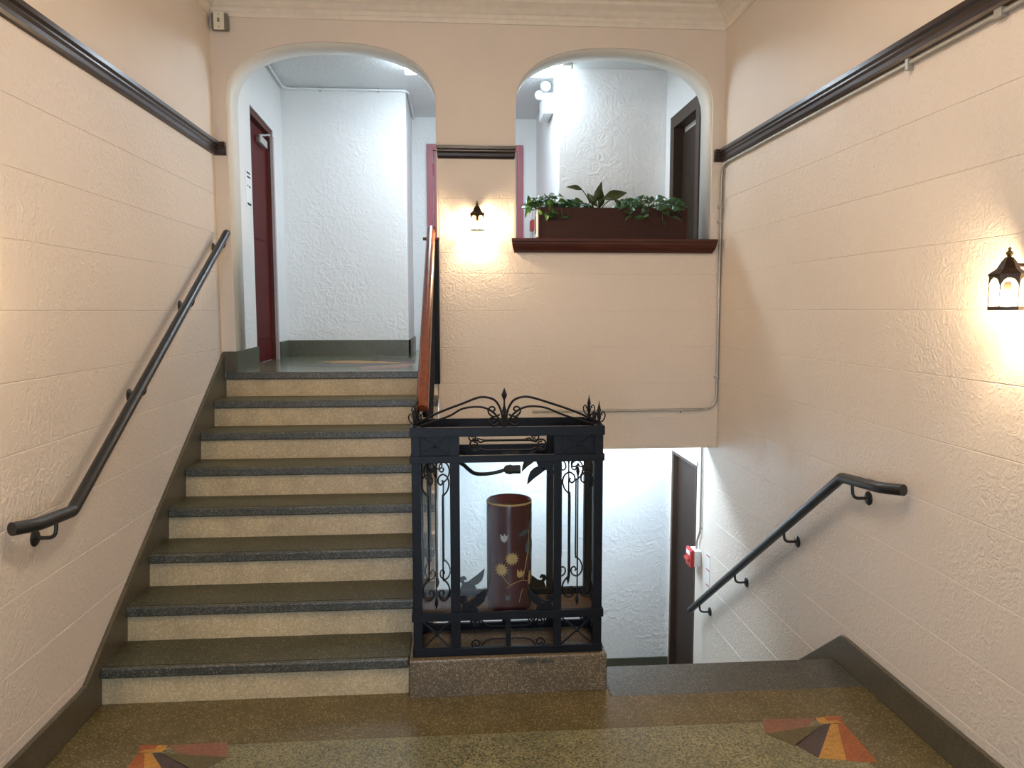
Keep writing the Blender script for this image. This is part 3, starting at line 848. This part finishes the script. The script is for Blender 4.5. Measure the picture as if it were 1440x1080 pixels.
def x_motif(x0, x1, z0, z1, y):
    bm = B()
    beam(bm, (x0, y, z0), (x1, y, z1), .006, .007, (0, 1, 0)); beam(bm, (x0, y, z1), (x1, y, z0), .006, .007, (0, 1, 0))
    cx, cz = (x0 + x1) / 2, (z0 + z1) / 2
    lathe(bm, [(.010, -.006), (.008, .0), (.004, .004), (0, .005)], (cx, y - .0, cz), 10, 'y')
    lathe(bm, [(.008, 0), (.007, -.006), (0, -.009)], (cx, y - .002, cz), 10, 'y')
    return obj('cross_bars', bm, M['iron'], cab)

for yf, sgn in ((CY0 + .008, 1), (CY1 - .008, -1)):
    # base band: two crosses, a centre post and four scrolled bars
    x_motif(CX0 + PW, SA[0], CZ0 + .036, .343, yf); x_motif(SB_[1], CX1 - PW, CZ0 + .036, .343, yf)
    obj('base_post', bx(CC - .011, CC + .011, yf - .006, yf + .006, CZ0 + .036, .343), M['iron'], cab)
    zm = (CZ0 + .036 + .343) / 2
    for sx in (-1, 1):
        for sz in (-1, 1):
            zb = zm + sz * .030
            p = [(CC + sx * .012, zb), (CC + sx * .075, zb), (CC + sx * .100, zb + sz * .006), (CC + sx * .118, zb + sz * .022)]
            p += [(x, z) for x, z in [(CC + sx * (.146 + .028 * math.cos(PI - a) * f), zb + sz * .020 + sz * .026 * math.sin(a) * f)
                  for a, f in [(i * PI / 8, 1 - i / 34) for i in range(1, 25)]]]
            iron_path(p, yf, 0.0039)
    # upper band: solid outer panels with crosses, open middle with scrolled bars
    x_motif(CX0 + PW + .004, SA[0] - .004, 1.106, 1.186, yf - .002); x_motif(SB_[1] + .004, CX1 - PW - .004, 1.106, 1.186, yf - .002)
    for x0, x1 in ((CX0 + PW, SA[0]), (SB_[1], CX1 - PW)):
        obj('band_panel', bx(x0, x1, yf + .004 * sgn - .0015, yf + .004 * sgn + .0015, 1.104, 1.19), M['iron'], cab)
    zm = 1.147
    for sx in (-1, 1):
        for sz in (-1, 1):
            zb = zm + sz * .010
            p = [(CC, zb + sz * .012), (CC + sx * .10, zb + sz * .012), (CC + sx * .125, zb + sz * .004)]
            p += [(CC + sx * (.150 + .026 * math.cos(PI - a) * f), zb - sz * .002 + sz * .020 * math.sin(a) * f)
                  for a, f in [(i * PI / 8, 1 - i / 34) for i in range(1, 22)]]
            iron_path(p, yf, 0.0044)
    # narrow side lights: lyre scrolls top and bottom
    for x0, x1 in ((CX0 + PW, SA[0]), (SB_[1], CX1 - PW)):
        c = (x0 + x1) / 2; W_ = (x1 - x0) / 2 - .004
        obj('lyre_bar', beam(B(), (c, yf, .42), (c, yf, 1.035), .006, .006), M['iron'], cab)
        for z0, up in ((.470, 1), (.985, -1)):
            for sx in (-1, 1):
                p = [(c + sx * W_ * .52, z0 + up * .26), (c + sx * W_ * .52, z0 + up * .075)]
                p += [(c + sx * W_ * .62, z0 + up * .062), (c + sx * W_ * .88, z0 + up * .040), (c + sx * W_, z0 + up * .008), (c + sx * W_ * .86, z0 - up * .022),
                      (c + sx * W_ * .55, z0 - up * .034), (c + sx * W_ * .25, z0 - up * .020), (c + sx * W_ * .22, z0 + up * .004), (c + sx * W_ * .42, z0 + up * .014), (c + sx * W_ * .55, z0 + up * .002), (c + sx * W_ * .48, z0 - up * .008)]
                p = [(v.x, v.y) for v in smooth_path([Vector((a, b, 0)) for a, b in p], 4)]
                iron_path(p, yf, 0.0041)
        for z0, up in ((.425, -1), (1.02, 1)):
            bm = B(); lathe(bm, [(0, -.034), (.009, -.004), (.004, .016), (0, .026)] if up < 0 else [(0, .034), (.009, .004), (.004, -.016), (0, -.026)], (c, yf, z0), 8)
            obj('spear_tip', bm, M['iron'], cab)
        for sx in (-1, 1):      # little hook pair under the upper rail
            p = [(c, 1.072)] + [(c + sx * (.016 - .015 * math.cos(a)), 1.060 - .016 * math.sin(a)) for a in [i * PI / 7 for i in range(0, 10)]]
            iron_path(p[1:], yf, 0.0037, name='hook')
    # leaf-shaped corner pieces of the middle light
    def fleur(x, z, sx, sz):
        L_ = [(0, 0), (.010, .030), (-.004, .045), (.004, .064), (.022, .068), (.033, .056), (.030, .045), (.022, .050), (.018, .044), (.024, .036),
              (.040, .040), (.060, .055), (.088, .075), (.122, .105), (.118, .075), (.108, .045), (.090, .028), (.072, .020),
              (.080, .004), (.078, -.004), (.030, -.003)]
        L2 = [(x + sx * a, z + sz * b) for a, b in L_]
        bm = prism(B(), L2, MY, yf - .003, yf + .004)
        lathe(bm, [(.013, -.012), (.008, -.016), (0, -.018)] , (x + sx * .048, yf + .012, z + sz * .026), 10, 'y')
        obj('leaf_ornament', bm, M['iron'], cab, bevel=.002)
    fleur(SA[1], .382, 1, 1); fleur(SB_[0], .382, -1, 1); fleur(SB_[0], 1.07, -1, -1)
# side frames get one upright with a scroll pair
for xs in (CX0 + .008, CX1 - .008):
    bm = B(); ym = (CY0 + CY1) / 2
    tube(bm, [(xs, ym, .38), (xs, ym, 1.072)], .004, 6)
    for up, z0 in ((1, .50), (-1, .95)):
        for sy in (-1, 1):
            p = [(xs, ym + sy * .03, z0 + up * .2), (xs, ym + sy * .03, z0 + up * .06), (xs, ym + sy * .075, z0 + up * .02), (xs, ym + sy * .07, z0 - up * .03),
                 (xs, ym + sy * .03, z0 - up * .035), (xs, ym + sy * .012, z0 - up * .01), (xs, ym + sy * .03, z0 + up * .008)]
            tube(bm, smooth_path(p, 4), .0034, 6)
    obj('side_scroll', bm, M['iron'], cab, smooth=True)
# glass
for y in (CY0 + .020, CY1 - .022):
    for x0, x1 in ((CX0 + PW, SA[0]), (SA[1], SB_[0]), (SB_[1], CX1 - PW)):
        obj('glass_pane', bx(x0, x1, y, y + .003, .376, 1.078), M['glass'], cab)
for x in (CX0 + .018, CX1 - .021):
    obj('glass_pane', bx(x, x + .003, CY0 + PW, CY1 - PW, .376, 1.078), M['glass'], cab)
obj('shelf', bx(CX0 + .02, CX1 - .02, CY0 + .026, CY1 - .026, .335, .352), M['shelf'], cab)

# crest: two pairs of swept bars with scrolls round a spear, front and (lower) back
def crest(y):
    zt = CZ1
    bm = B()
    lathe(bm, [(.005, zt - .01), (.0055, zt + .055), (.010, zt + .072), (.0045, zt + .095), (.0035, zt + .118), (.013, zt + .142), (.004, zt + .165), (0, zt + .176)], (CC - .016, y, 0), 10)
    obj('crest_spear', bm, M['iron'], cab, smooth=True)
    c0 = CC - .016
    for sx in (-1, 1):
        E_ = CX0 + .012 - c0 if sx < 0 else c0 - (CX1 - .012)
        W_ = abs(E_)
        p = [(W_, .012), (W_ * .72, .066), (W_ * .45, .107), (.118, .131), (.078, .132), (.042, .118), (.020, .085), (.008, .040), (.002, .004)]
        pp = smooth_path([Vector((c0 + sx * a, zt + b, 0)) for a, b in p], 5)
        iron_path([(v.x, v.y) for v in pp], y, 0.0056, name='crest_bar')
        p = [(W_ * .93, .006), (W_ * .62, .048), (.190, .081), (.130, .090), (.085, .084), (.045, .060), (.015, .020), (.004, .0)]
        pp = smooth_path([Vector((c0 + sx * a, zt + b, 0)) for a, b in p], 5)
        iron_path([(v.x, v.y) for v in pp], y, 0.0051, name='crest_bar')
        p = [(.012, .028), (.030, .050), (.052, .053), (.070, .066), (.072, .084), (.056, .094), (.042, .086), (.043, .074), (.054, .072)]
        p = [(.020, .055), (.034, .047), (.052, .046), (.068, .058), (.072, .074), (.062, .088), (.048, .088), (.042, .077), (.050, .070)]
        pp = smooth_path([Vector((c0 + sx * a, zt + b, 0)) for a, b in p], 4)
        iron_path([(v.x, v.y) for v in pp], y, 0.0044, name='crest_scroll')
        p = [(.006, .052), (.012, .030), (.030, .012), (.050, .006), (.066, .016), (.068, .030), (.058, .040), (.044, .036), (.042, .026), (.050, .022)]
        pp = smooth_path([Vector((c0 + sx * a, zt + b, 0)) for a, b in p], 4)
        iron_path([(v.x, v.y) for v in pp], y, 0.0041, name='crest_scroll')
crest(CY0 + .012)
for x, s in ((CX0 + .018, 1), (CX1 - .018, -1)):      # corner finials
    for y in (CY0 + .018, CY1 - .018):
        bm = B(); lathe(bm, [(.012, CZ1), (.006, CZ1 + .02), (.011, CZ1 + .04), (.006, CZ1 + .055), (.009, CZ1 + .068), (.003, CZ1 + .095), (0, CZ1 + .115)], (x, y, 0), 10)
        for a in (0, PI / 2, PI, 3 * PI / 2):
            dx, dy = math.cos(a), math.sin(a)
            p = [(x + dx * .004, y + dy * .004, CZ1 + .012), (x + dx * .020, y + dy * .020, CZ1 + .022), (x + dx * .028, y + dy * .028, CZ1 + .045),
                 (x + dx * .020, y + dy * .020, CZ1 + .060), (x + dx * .011, y + dy * .011, CZ1 + .052), (x + dx * .016, y + dy * .016, CZ1 + .044)]
            tube(bm, smooth_path(p, 4), .0032, 6)
        obj('corner_finial', bm, M['iron'], cab, smooth=True)
# side crests, low swept bars
for x in (CX0 + .012, CX1 - .012):
    bm = B(); ym = (CY0 + CY1) / 2
    for s in (-1, 1):
        p = [(x, ym + s * .13, CZ1 + .004), (x, ym + s * .07, CZ1 + .03), (x, ym + s * .03, CZ1 + .042), (x, ym + s * .008, CZ1 + .02), (x, ym, CZ1)]
        tube(bm, smooth_path(p, 4), .004, 6)
    obj('side_crest', bm, M['iron'], cab, smooth=True)

# gooseneck lamp reaching in under the top, and the vase
gl = thing('gooseneck_lamp', (.02, 3.46, 1.06), 'black gooseneck spot lamp hanging inside the top of the iron cabinet', 'lamp')
bm = B(); tube(bm, smooth_path([(.010, 3.430, 1.072), (.040, 3.47, 1.048), (.085, 3.51, 1.002), (.130, 3.53, .990), (.185, 3.54, .993), (.235, 3.54, 1.006)], 6), .009, 10)
obj('neck', bm, M['black'], gl, smooth=True)
bm = B(); lathe(bm, [(.010, .230), (.020, .240), (.024, .262), (.020, .272), (.021, .305), (.018, .308), (.018, .300), (0, .295)], (0, 3.54, 1.008), 16, 'x')
obj('lamp_head', bm, M['black'], gl, smooth=True)
bm = B(); lathe(bm, [(.020, 1.078), (.020, 1.070), (.010, 1.064), (0, 1.064)], (.010, 3.430, 0), 14); obj('mount', bm, M['black'], gl)

VX, VY, VR, VZ0, VZ1 = .255, 3.545, .106, .352, .868
va = thing('vase', (VX, VY, VZ0), 'tall maroon lacquered cylinder vase painted with gold flowers, inside the iron cabinet', 'vase')
bm = B(); lathe(bm, [(0, VZ0), (VR - .006, VZ0), (VR - .002, VZ0 + .006), (VR - .002, VZ0 + .03), (VR, VZ0 + .05), (VR + .001, VZ1 - .02), (VR - .001, VZ1 - .004), (VR - .006, VZ1),
     (VR - .012, VZ1 - .004), (VR - .014, VZ1 - .03), (VR - .014, VZ0 + .02), (0, VZ0 + .02)], (VX, VY, 0), 48)
obj('body', bm, M['lacquer'], va, smooth=True)
bm = B(); lathe(bm, [(VR - .013, VZ1 - .16), (VR - .013, VZ1 - .006), (VR - .0145, VZ1 - .006), (VR - .0145, VZ1 - .16)], (VX, VY, 0), 48)
obj('inner_wall', bm, M['lacquer_in'], va, smooth=True)
bm = B(); lathe(bm, [(VR + .0012, VZ1 - .012), (VR + .0014, VZ1 - .009), (VR - .0005, VZ1 - .0035)], (VX, VY, 0), 48)
for f in [f for f in bm.faces if len(f.verts) > 4]: bm.faces.remove(f)
obj('gold_rim', bm, M['gold'], va, smooth=True)
def on_vase(u, v, off=.0008):
    """u: arc length round the front from the middle, v: height"""
    a = -PI / 2 + u / VR
    return Vector((VX + (VR + .001 + off) * math.cos(a), VY + (VR + .001 + off) * math.sin(a), VZ0 + v))
def decal(name, pts, mat, off=.0008):
    bm = B(); c = (sum(p[0] for p in pts) / len(pts), sum(p[1] for p in pts) / len(pts))
    vc = bm.verts.new(on_vase(*c, off)); vs = [bm.verts.new(on_vase(u, v, off)) for u, v in pts]
    for i in range(len(vs)): bm.faces.new((vc, vs[i], vs[(i + 1) % len(vs)]))
    return obj(name, bm, mat, va)
def bloom(u, v, r, n, mat, inner=.62):
    decal('painted_flower', [(u + (r if k % 2 == 0 else r * inner) * math.cos(PI * k / n), v + (r if k % 2 == 0 else r * inner) * math.sin(PI * k / n)) for k in range(2 * n)], mat)
bloom(-.045, .205, .034, 13, M['gold']); bloom(.005, .258, .034, 14, M['gold'])
decal('painted_flower', [(.028, .175), (.040, .165), (.058, .170), (.066, .196), (.054, .188), (.050, .205), (.042, .190), (.030, .208)], M['gold'])
decal('painted_flower', [(.094, .125), (.108, .120), (.118, .150), (.116, .180), (.104, .186), (.094, .160)], M['gold'])
decal('painted_flower', [(-.045, .345), (-.030, .335), (-.018, .345), (-.012, .372), (-.022, .360), (-.028, .378), (-.036, .360), (-.050, .374)], M['pale'])
decal('painted_flower', [(-.025, .065), (-.012, .060), (-.004, .072), (-.006, .090), (-.016, .078), (-.026, .090)], M['blue_leaf'])
def pleaf(u, v, l, w_, a):
    ca, sa = math.cos(a), math.sin(a)
    decal('painted_leaf', [(u + ca * x - sa * y, v + sa * x + ca * y) for x, y in ((0, 0), (l * .3, w_ * .8), (l * .6, w_), (l, 0), (l * .6, -w_), (l * .3, -w_ * .8))], M['blue_leaf'])
pleaf(.095, .385, .065, .013, 3.5); pleaf(.100, .37, .07, .014, 1.2); pleaf(.104, .345, .075, .015, 4.3); pleaf(.110, .33, .085, .015, 4.75); pleaf(.128, .42, .06, .014, 1.5); pleaf(.132, .34, .08, .016, 4.7)
bm = B()
for p in (((-.02, .12), (.02, .145), (.06, .150), (.10, .135)), ((.06, .150), (.075, .22), (.095, .30), (.10, .38)), ((-.04, .18), (-.02, .15), (.0, .135)), ((.04, .05), (.05, .09), (.06, .11))):
    pp = smooth_path([Vector((a, b, 0)) for a, b in p], 5)
    tube(bm, [on_vase(v.x, v.y, .0002) for v in pp], .0011, 5)
obj('painted_stem', bm, M['gold'], va)

# ------------------------------------------------------------------ PLANTER AND PLANTS ON THE SILL
QX0, QX1, QY0, QY1, QZ0, QZ1 = .600, 1.652, 5.415, 5.64, ZSILL, 2.468
pl = thing('planter_box', ((QX0 + QX1) / 2, 5.53, QZ0), 'long dark brown wooden planter box on the sill of the right arch', 'planter')
obj('front_board', bx(QX0, QX1, QY0, QY0 + .018, QZ0, QZ1), M['planter'], pl, bevel=.003)
obj('back_board', bx(QX0, QX1, QY1 - .018, QY1, QZ0, QZ1), M['planter'], pl, bevel=.003)
for x in (QX0 + .001, QX1 - .019):
    obj('end_board', bx(x, x + .018, QY0 + .018, QY1 - .018, QZ0, QZ1 - .002), M['planter'], pl)
obj('corner_strip', bx(QX0 - .004, QX0 + .010, QY0 - .004, QY0 + .006, QZ0, QZ1), M['planter'], pl, bevel=.002)
obj('corner_strip', bx(QX1 - .010, QX1 + .004, QY0 - .004, QY0 + .006, QZ0, QZ1), M['planter'], pl, bevel=.002)
obj('label_frame', prism(B(), [(5.45, 2.265), (5.60, 2.265), (5.60, 2.455), (5.45, 2.455)], MX, QX0 - .012, QX0 + .001, [[(5.47, 2.29), (5.585, 2.29), (5.585, 2.42), (5.47, 2.42)]]), M['white_paint'], pl)
obj('label_plate', bx(QX0 - .006, QX0 + .001, 5.465, 5.59, 2.285, 2.425), M['black'], pl)
s_ = obj('soil', bx(QX0 + .019, QX1 - .019, QY0 + .018, QY1 - .018, 2.36, 2.445), M['soil'], pl)

def leaf_mesh(name, outline, mat, bend=.3, fold=.25):
    """leaf along +y, length 1, outline = half widths at stations"""
    bm = B(); rows = []
    n = len(outline)
    for i, hw in enumerate(outline):
        t = i / (n - 1); z = -bend * t * t
        rows.append([bm.verts.new((-hw, t, z + fold * hw)), bm.verts.new((0, t, z)), bm.verts.new((hw, t, z + fold * hw))])
    for i in range(n - 1):
        for k in (0, 1):
            bm.faces.new((rows[i][k], rows[i][k + 1], rows[i + 1][k + 1], rows[i + 1][k]))
    bmesh.ops.remove_doubles(bm, verts=bm.verts, dist=1e-4)
    bmesh.ops.recalc_face_normals(bm, faces=bm.faces)
    g = bmesh.ops.extrude_face_region(bm, geom=bm.faces[:])
    bmesh.ops.translate(bm, vec=(0, 0, -.012), verts=[e for e in g['geom'] if isinstance(e, bmesh.types.BMVert)])
    bmesh.ops.recalc_face_normals(bm, faces=bm.faces)
    for f in bm.faces: f.smooth = True
    me = bpy.data.meshes.new(name); bm.to_mesh(me); bm.free(); me.materials.append(mat)
    return me
LM = {'a': leaf_mesh('leaf', [.02, .30, .36, .27, .12, .0], M['leaf'], .35), 'b': leaf_mesh('leaf', [.02, .28, .34, .25, .10, .0], M['leaf2'], .3),
      'c': leaf_mesh('leaf', [.02, .11, .19, .20, .15, .08, .0], M['leaf3'], .25, .35),
      'd': leaf_mesh('leaf', [.02, .12, .17, .12, .05, .0], M['leaf'], .45)}
def put_leaf(parent, p, direction, size, kind, roll=0):
    o = bpy.data.objects.new('leaf', LM[kind]); COL.objects.link(o); o.parent = parent
    d = Vector(direction).normalized()
    nrm = Vector((math.sin(roll * 1.3) * .7, -.75, .65 + .3 * math.cos(roll * 5)))     # leaves turn their faces to the bright hall
    nrm = (nrm - d * nrm.dot(d)).normalized(); sx = d.cross(nrm)
    o.rotation_mode = 'QUATERNION'
    o.rotation_quaternion = Matrix(((sx.x, d.x, nrm.x), (sx.y, d.y, nrm.y), (sx.z, d.z, nrm.z))).to_quaternion()
    o.scale = (size, size, size); o.location = Vector(p) - LOCS[parent]
    return o
def bushy(loc, w_, h_, n, label, spill=0.0, kinds='aadab', seed=1, sz=(.05, .08)):
    rnd = random.Random(seed)
    t = thing('potted_plant', loc, label, 'plant')
    c = Vector(loc); sm = B()
    for k in range(n):
        x = rnd.uniform(-w_, w_); y = rnd.uniform(-.10, .07)
        out = x / w_
        hh = h_ * (1 - .4 * out * out) * rnd.uniform(.25, 1)
        p0 = c + Vector((x * .5, y * .4, -.02)); p1 = c + Vector((x, y, hh))
        if spill and rnd.random() < spill:
            p1 = c + Vector((x, -.128 - rnd.random() * .03, rnd.uniform(-.07, .02)))
            mid = c + Vector((x * .9, -.10, .05))
        else: mid = (p0 + p1) / 2 + Vector((0, 0, .02))
        tube(sm, smooth_path([p0, mid, p1], 3), .0022, 5)
        a = rnd.uniform(0, 2 * PI)
        dr = Vector((out * .8 + math.cos(a) * .8, -.4 + math.sin(a) * .6, rnd.uniform(-.35, .5)))
        put_leaf(t, p1, dr, rnd.uniform(*sz), rnd.choice(kinds), rnd.uniform(-.6, .6))
    o = obj('stems', sm, M['stem'], t); o['kind'] = 'stuff'
    return t
bushy((.665, 5.53, 2.445), .120, .125, 60, 'leafy green plant spilling over the left end of the planter box', .12, 'aadab', 3, (.055, .085))
bushy((.86, 5.53, 2.445), .10, .075, 36, 'low dark green foliage between the left plant and the long-leaved one', 0, 'aada', 5, (.05, .07))
bushy((1.42, 5.53, 2.445), .20, .11, 90, 'bushy green plant hanging over the right front of the planter box', .26, 'dadda', 8, (.06, .095))
bushy((1.245, 5.53, 2.445), .075, .085, 24, 'small bright green plant right of the long-leaved plant', 0, 'bbda', 11, (.05, .075))
t = thing('potted_plant', (1.03, 5.53, 2.445), 'plant with a few long olive leaves in the middle of the planter box', 'plant')
sm = B()
for p1, dr, s, roll in (((.92, 5.50, 2.600), (-.75, -.1, .25), .115, .5), ((.985, 5.46, 2.50), (.55, -.3, 1.0), .165, .9), ((1.06, 5.47, 2.535), (.95, -.1, .32), .185, .7),
                        ((1.14, 5.50, 2.545), (.75, -.3, -.75), .12, .6), ((.99, 5.50, 2.47), (-.5, -.6, .35), .12, 0), ((.955, 5.50, 2.575), (.55, -.2, -.75), .12, -.8), ((1.05, 5.56, 2.48), (.2, -.5, .9), .13, .3)):
    tube(sm, smooth_path([(1.02 + (p1[0] - 1.02) * .2, 5.53, 2.43), ((1.02 + p1[0]) / 2, 5.52, (2.46 + p1[2]) / 2), p1], 4), .004, 6)
    put_leaf(t, p1, dr, s, 'c', roll)
o = obj('stems', sm, M['stem'], t); o['kind'] = 'stuff'

# ------------------------------------------------------------------ SMALL WALL THINGS
jb = thing('junction_box', (-1.525, YB, 3.655), 'ivory cover plate on a grey electrical box high in the left corner', 'electrical box')
obj('box_body', bx(-1.577, -1.470, YB - .045, YB, 3.600, 3.708), M['grey_box'], jb, bevel=.006)
obj('cover_plate', bx(-1.560, -1.492, YB - .054, YB - .044, 3.598, 3.712), M['ivory'], jb, bevel=.003)
obj('toggle', bx(-1.532, -1.520, YB - .066, YB - .053, 3.645, 3.668), M['grey_box'], jb)
for z in (3.615, 3.695):
    bm = B(); lathe(bm, [(.004, 0), (.003, -.003), (0, -.003)], (-1.526, YB - .054, z), 8, 'y'); obj('screw', bm, M['grey_box'], jb)

# conduits
def conduit(label, pts, r, mat, clips=(), rad=.1, name='conduit'):
    t = thing(name, pts[0], label, 'conduit')
    bm = B(); tube(bm, fillet(pts, rad, 8), r, 10); obj('pipe', bm, mat, t, smooth=True)
    for c in clips:
        bm = B(); box(bm, *c); obj('strap', bm, M['steel'], t)
    return t
cr = .0095
conduit('grey steel conduit running under the right picture rail and down the right corner',
        [(XR - .016, YENT + .05, 2.775), (XR - .016, YB - .016, 2.775), (XR - .016, YB - .016, 1.032), (.56, YB - .014, 1.032)], cr, M['steel'],
        [(XR - .03, XR, 3.17, 3.19, 2.745, 2.79), (XR - .03, XR, 2.62, 2.66, 2.76, 2.79), (1.885, 1.92, YB - .028, YB, 2.47, 2.49), (1.885, 1.92, YB - .028, YB, 2.37, 2.385),
         (1.642, 1.658, YB - .026, YB, 1.008, 1.044), (.756, .770, YB - .026, YB, 1.012, 1.046), (1.885, 1.92, YB - .028, YB, 1.26, 1.275)], .11)
conduit('white painted conduit around the top of the white corridor walls',
        [(XW(5.75) + .03, 5.78, 3.775), (XW(7.36) + .03, 7.375, 3.772), (-.40, 7.375, 3.772), (-.40, 8.40, 3.772)], .010, M['white_paint'],
        [(-1.21, -1.195, 7.37, 7.40, 3.755, 3.788), (-.68, -.665, 7.37, 7.40, 3.755, 3.788)], .10)
conduit('thin grey conduit on the basement wall above the red fire alarm station',
        [(XR - .012, 5.74, 1.0), (XR - .012, 5.74, .02), (XR - .02, 5.79, -.05), (XR - .02, 5.80, -.13)], .008, M['steel'], [(XR - .02, XR, 5.73, 5.75, .05, .065)], .05)

# fire alarm pull stations
def pull(loc, wall, label):
    """box standing off a wall whose face looks to -x"""
    t = thing('fire_alarm', loc, label, 'fire alarm')
    x, y, z = loc
    return t
t = thing('fire_alarm', (XR, 5.80, -.19), 'red and white fire alarm pull station beside the basement door', 'fire alarm')
obj('back_box', bx(XR - .055, XR, 5.735, 5.865, -.255, -.125), M['white_paint'], t, bevel=.006)
bm = prism(B(), [(5.728, -.262), (5.872, -.262), (5.872, -.118), (5.728, -.118)], MX, XR - .085, XR - .054)
obj('front', bm, M['red'], t, bevel=.012)
obj('pull_bar', bx(XR - .105, XR - .084, 5.75, 5.85, -.215, -.190), M['red'], t, bevel=.004)
obj('pull_panel', bx(XR - .0875, XR - .0845, 5.76, 5.84, -.165, -.135), M['white_paint'], t)
t = thing('fire_alarm', (.905, 8.22, 2.72), 'white and red fire alarm box in the corridor behind the planter', 'fire alarm')
obj('back_box', bx(.845, .905, 8.13, 8.31, 2.70, 2.90), M['white_paint'], t, bevel=.008)
obj('front', bx(.820, .900, 8.135, 8.305, 2.59, 2.70), M['red'], t, bevel=.008)
obj('lower_box', bx(.850, .905, 8.14, 8.30, 2.50, 2.59), M['white_paint'], t, bevel=.006)
bm = B(); lathe(bm, [(.028, 0), (.024, -.012), (0, -.02)], (.872, 8.13, 2.85), 14, 'y'); obj('button', bm, M['chrome'], t, smooth=True)

# emergency light on the corridor pillar
t = thing('emergency_light', (.905, 7.15, 3.58), 'white twin-head emergency light high on the corridor pillar', 'emergency light')
obj('battery_box', bx(.815, .905, 7.00, 7.34, 3.50, 3.68), M['white_paint'], t, bevel=.010)
for (x, y, z) in ((.835, 7.04, 3.735), (.80, 7.20, 3.70)):
    bm = B(); lathe(bm, [(0, -.05), (.042, -.046), (.048, -.03), (.040, 0), (.024, .028), (0, .036)], (x, y, z), 18, 'y'); obj('lamp_head', bm, M['white_paint'], t, smooth=True)
    bm = B(); tube(bm, [(x, y, z - .03), (.86, y + .03, 3.675)], .008); obj('swivel', bm, M['white_paint'], t)
# ceiling exit bracket
t = thing('ceiling_bracket', (.93, 6.55, ZC2), 'small grey metal bracket on the corridor ceiling right of the tube light', 'bracket')
obj('bracket_plate', bx(.92, 1.0, 6.50, 6.56, ZC2 - .012, ZC2), M['grey_box'], t)
bm = B(); box(bm, .92, .928, 6.50, 6.56, ZC2 - .045, ZC2 - .012); box(bm, .992, 1.0, 6.50, 6.56, ZC2 - .045, ZC2 - .012); obj('bracket_arm', bm, M['grey_box'], t)

# notices
t = thing('paper_notice', (XW(5.98), 5.98, 2.66), 'white printed paper notice on the wall before the dark red door', 'notice')
obj('sheet', prism(B(), [(5.885, 2.515), (6.07, 2.515), (6.07, 2.80), (5.885, 2.80)], LW, -.0025, .0), M['paper'], t)
for u0, u1, z0, z1 in ((5.92, 6.03, 2.765, 2.778), (5.93, 6.035, 2.735, 2.748), (5.93, 5.965, 2.672, 2.680), (5.98, 6.03, 2.668, 2.678), (5.92, 6.04, 2.535, 2.552)):
    obj('printed_line', prism(B(), [(u0, z0), (u1, z0), (u1, z1), (u0, z1)], LW, -.0032, -.0024), M['ink'], t)
t = thing('paper_notice', (XR, 5.55, -.22), 'small white notice with red bars on the wall right of the fire alarm', 'notice')
obj('sheet', bx(XR - .002, XR, 5.53, 5.61, -.36, -.09), M['paper_grey'], t)
for z in (-.11, -.22, -.34):
    obj('printed_line', bx(XR - .0028, XR - .0018, 5.535, 5.605, z - .005, z + .005), M['ink_red'], t)
bpy.context.view_layer.update()
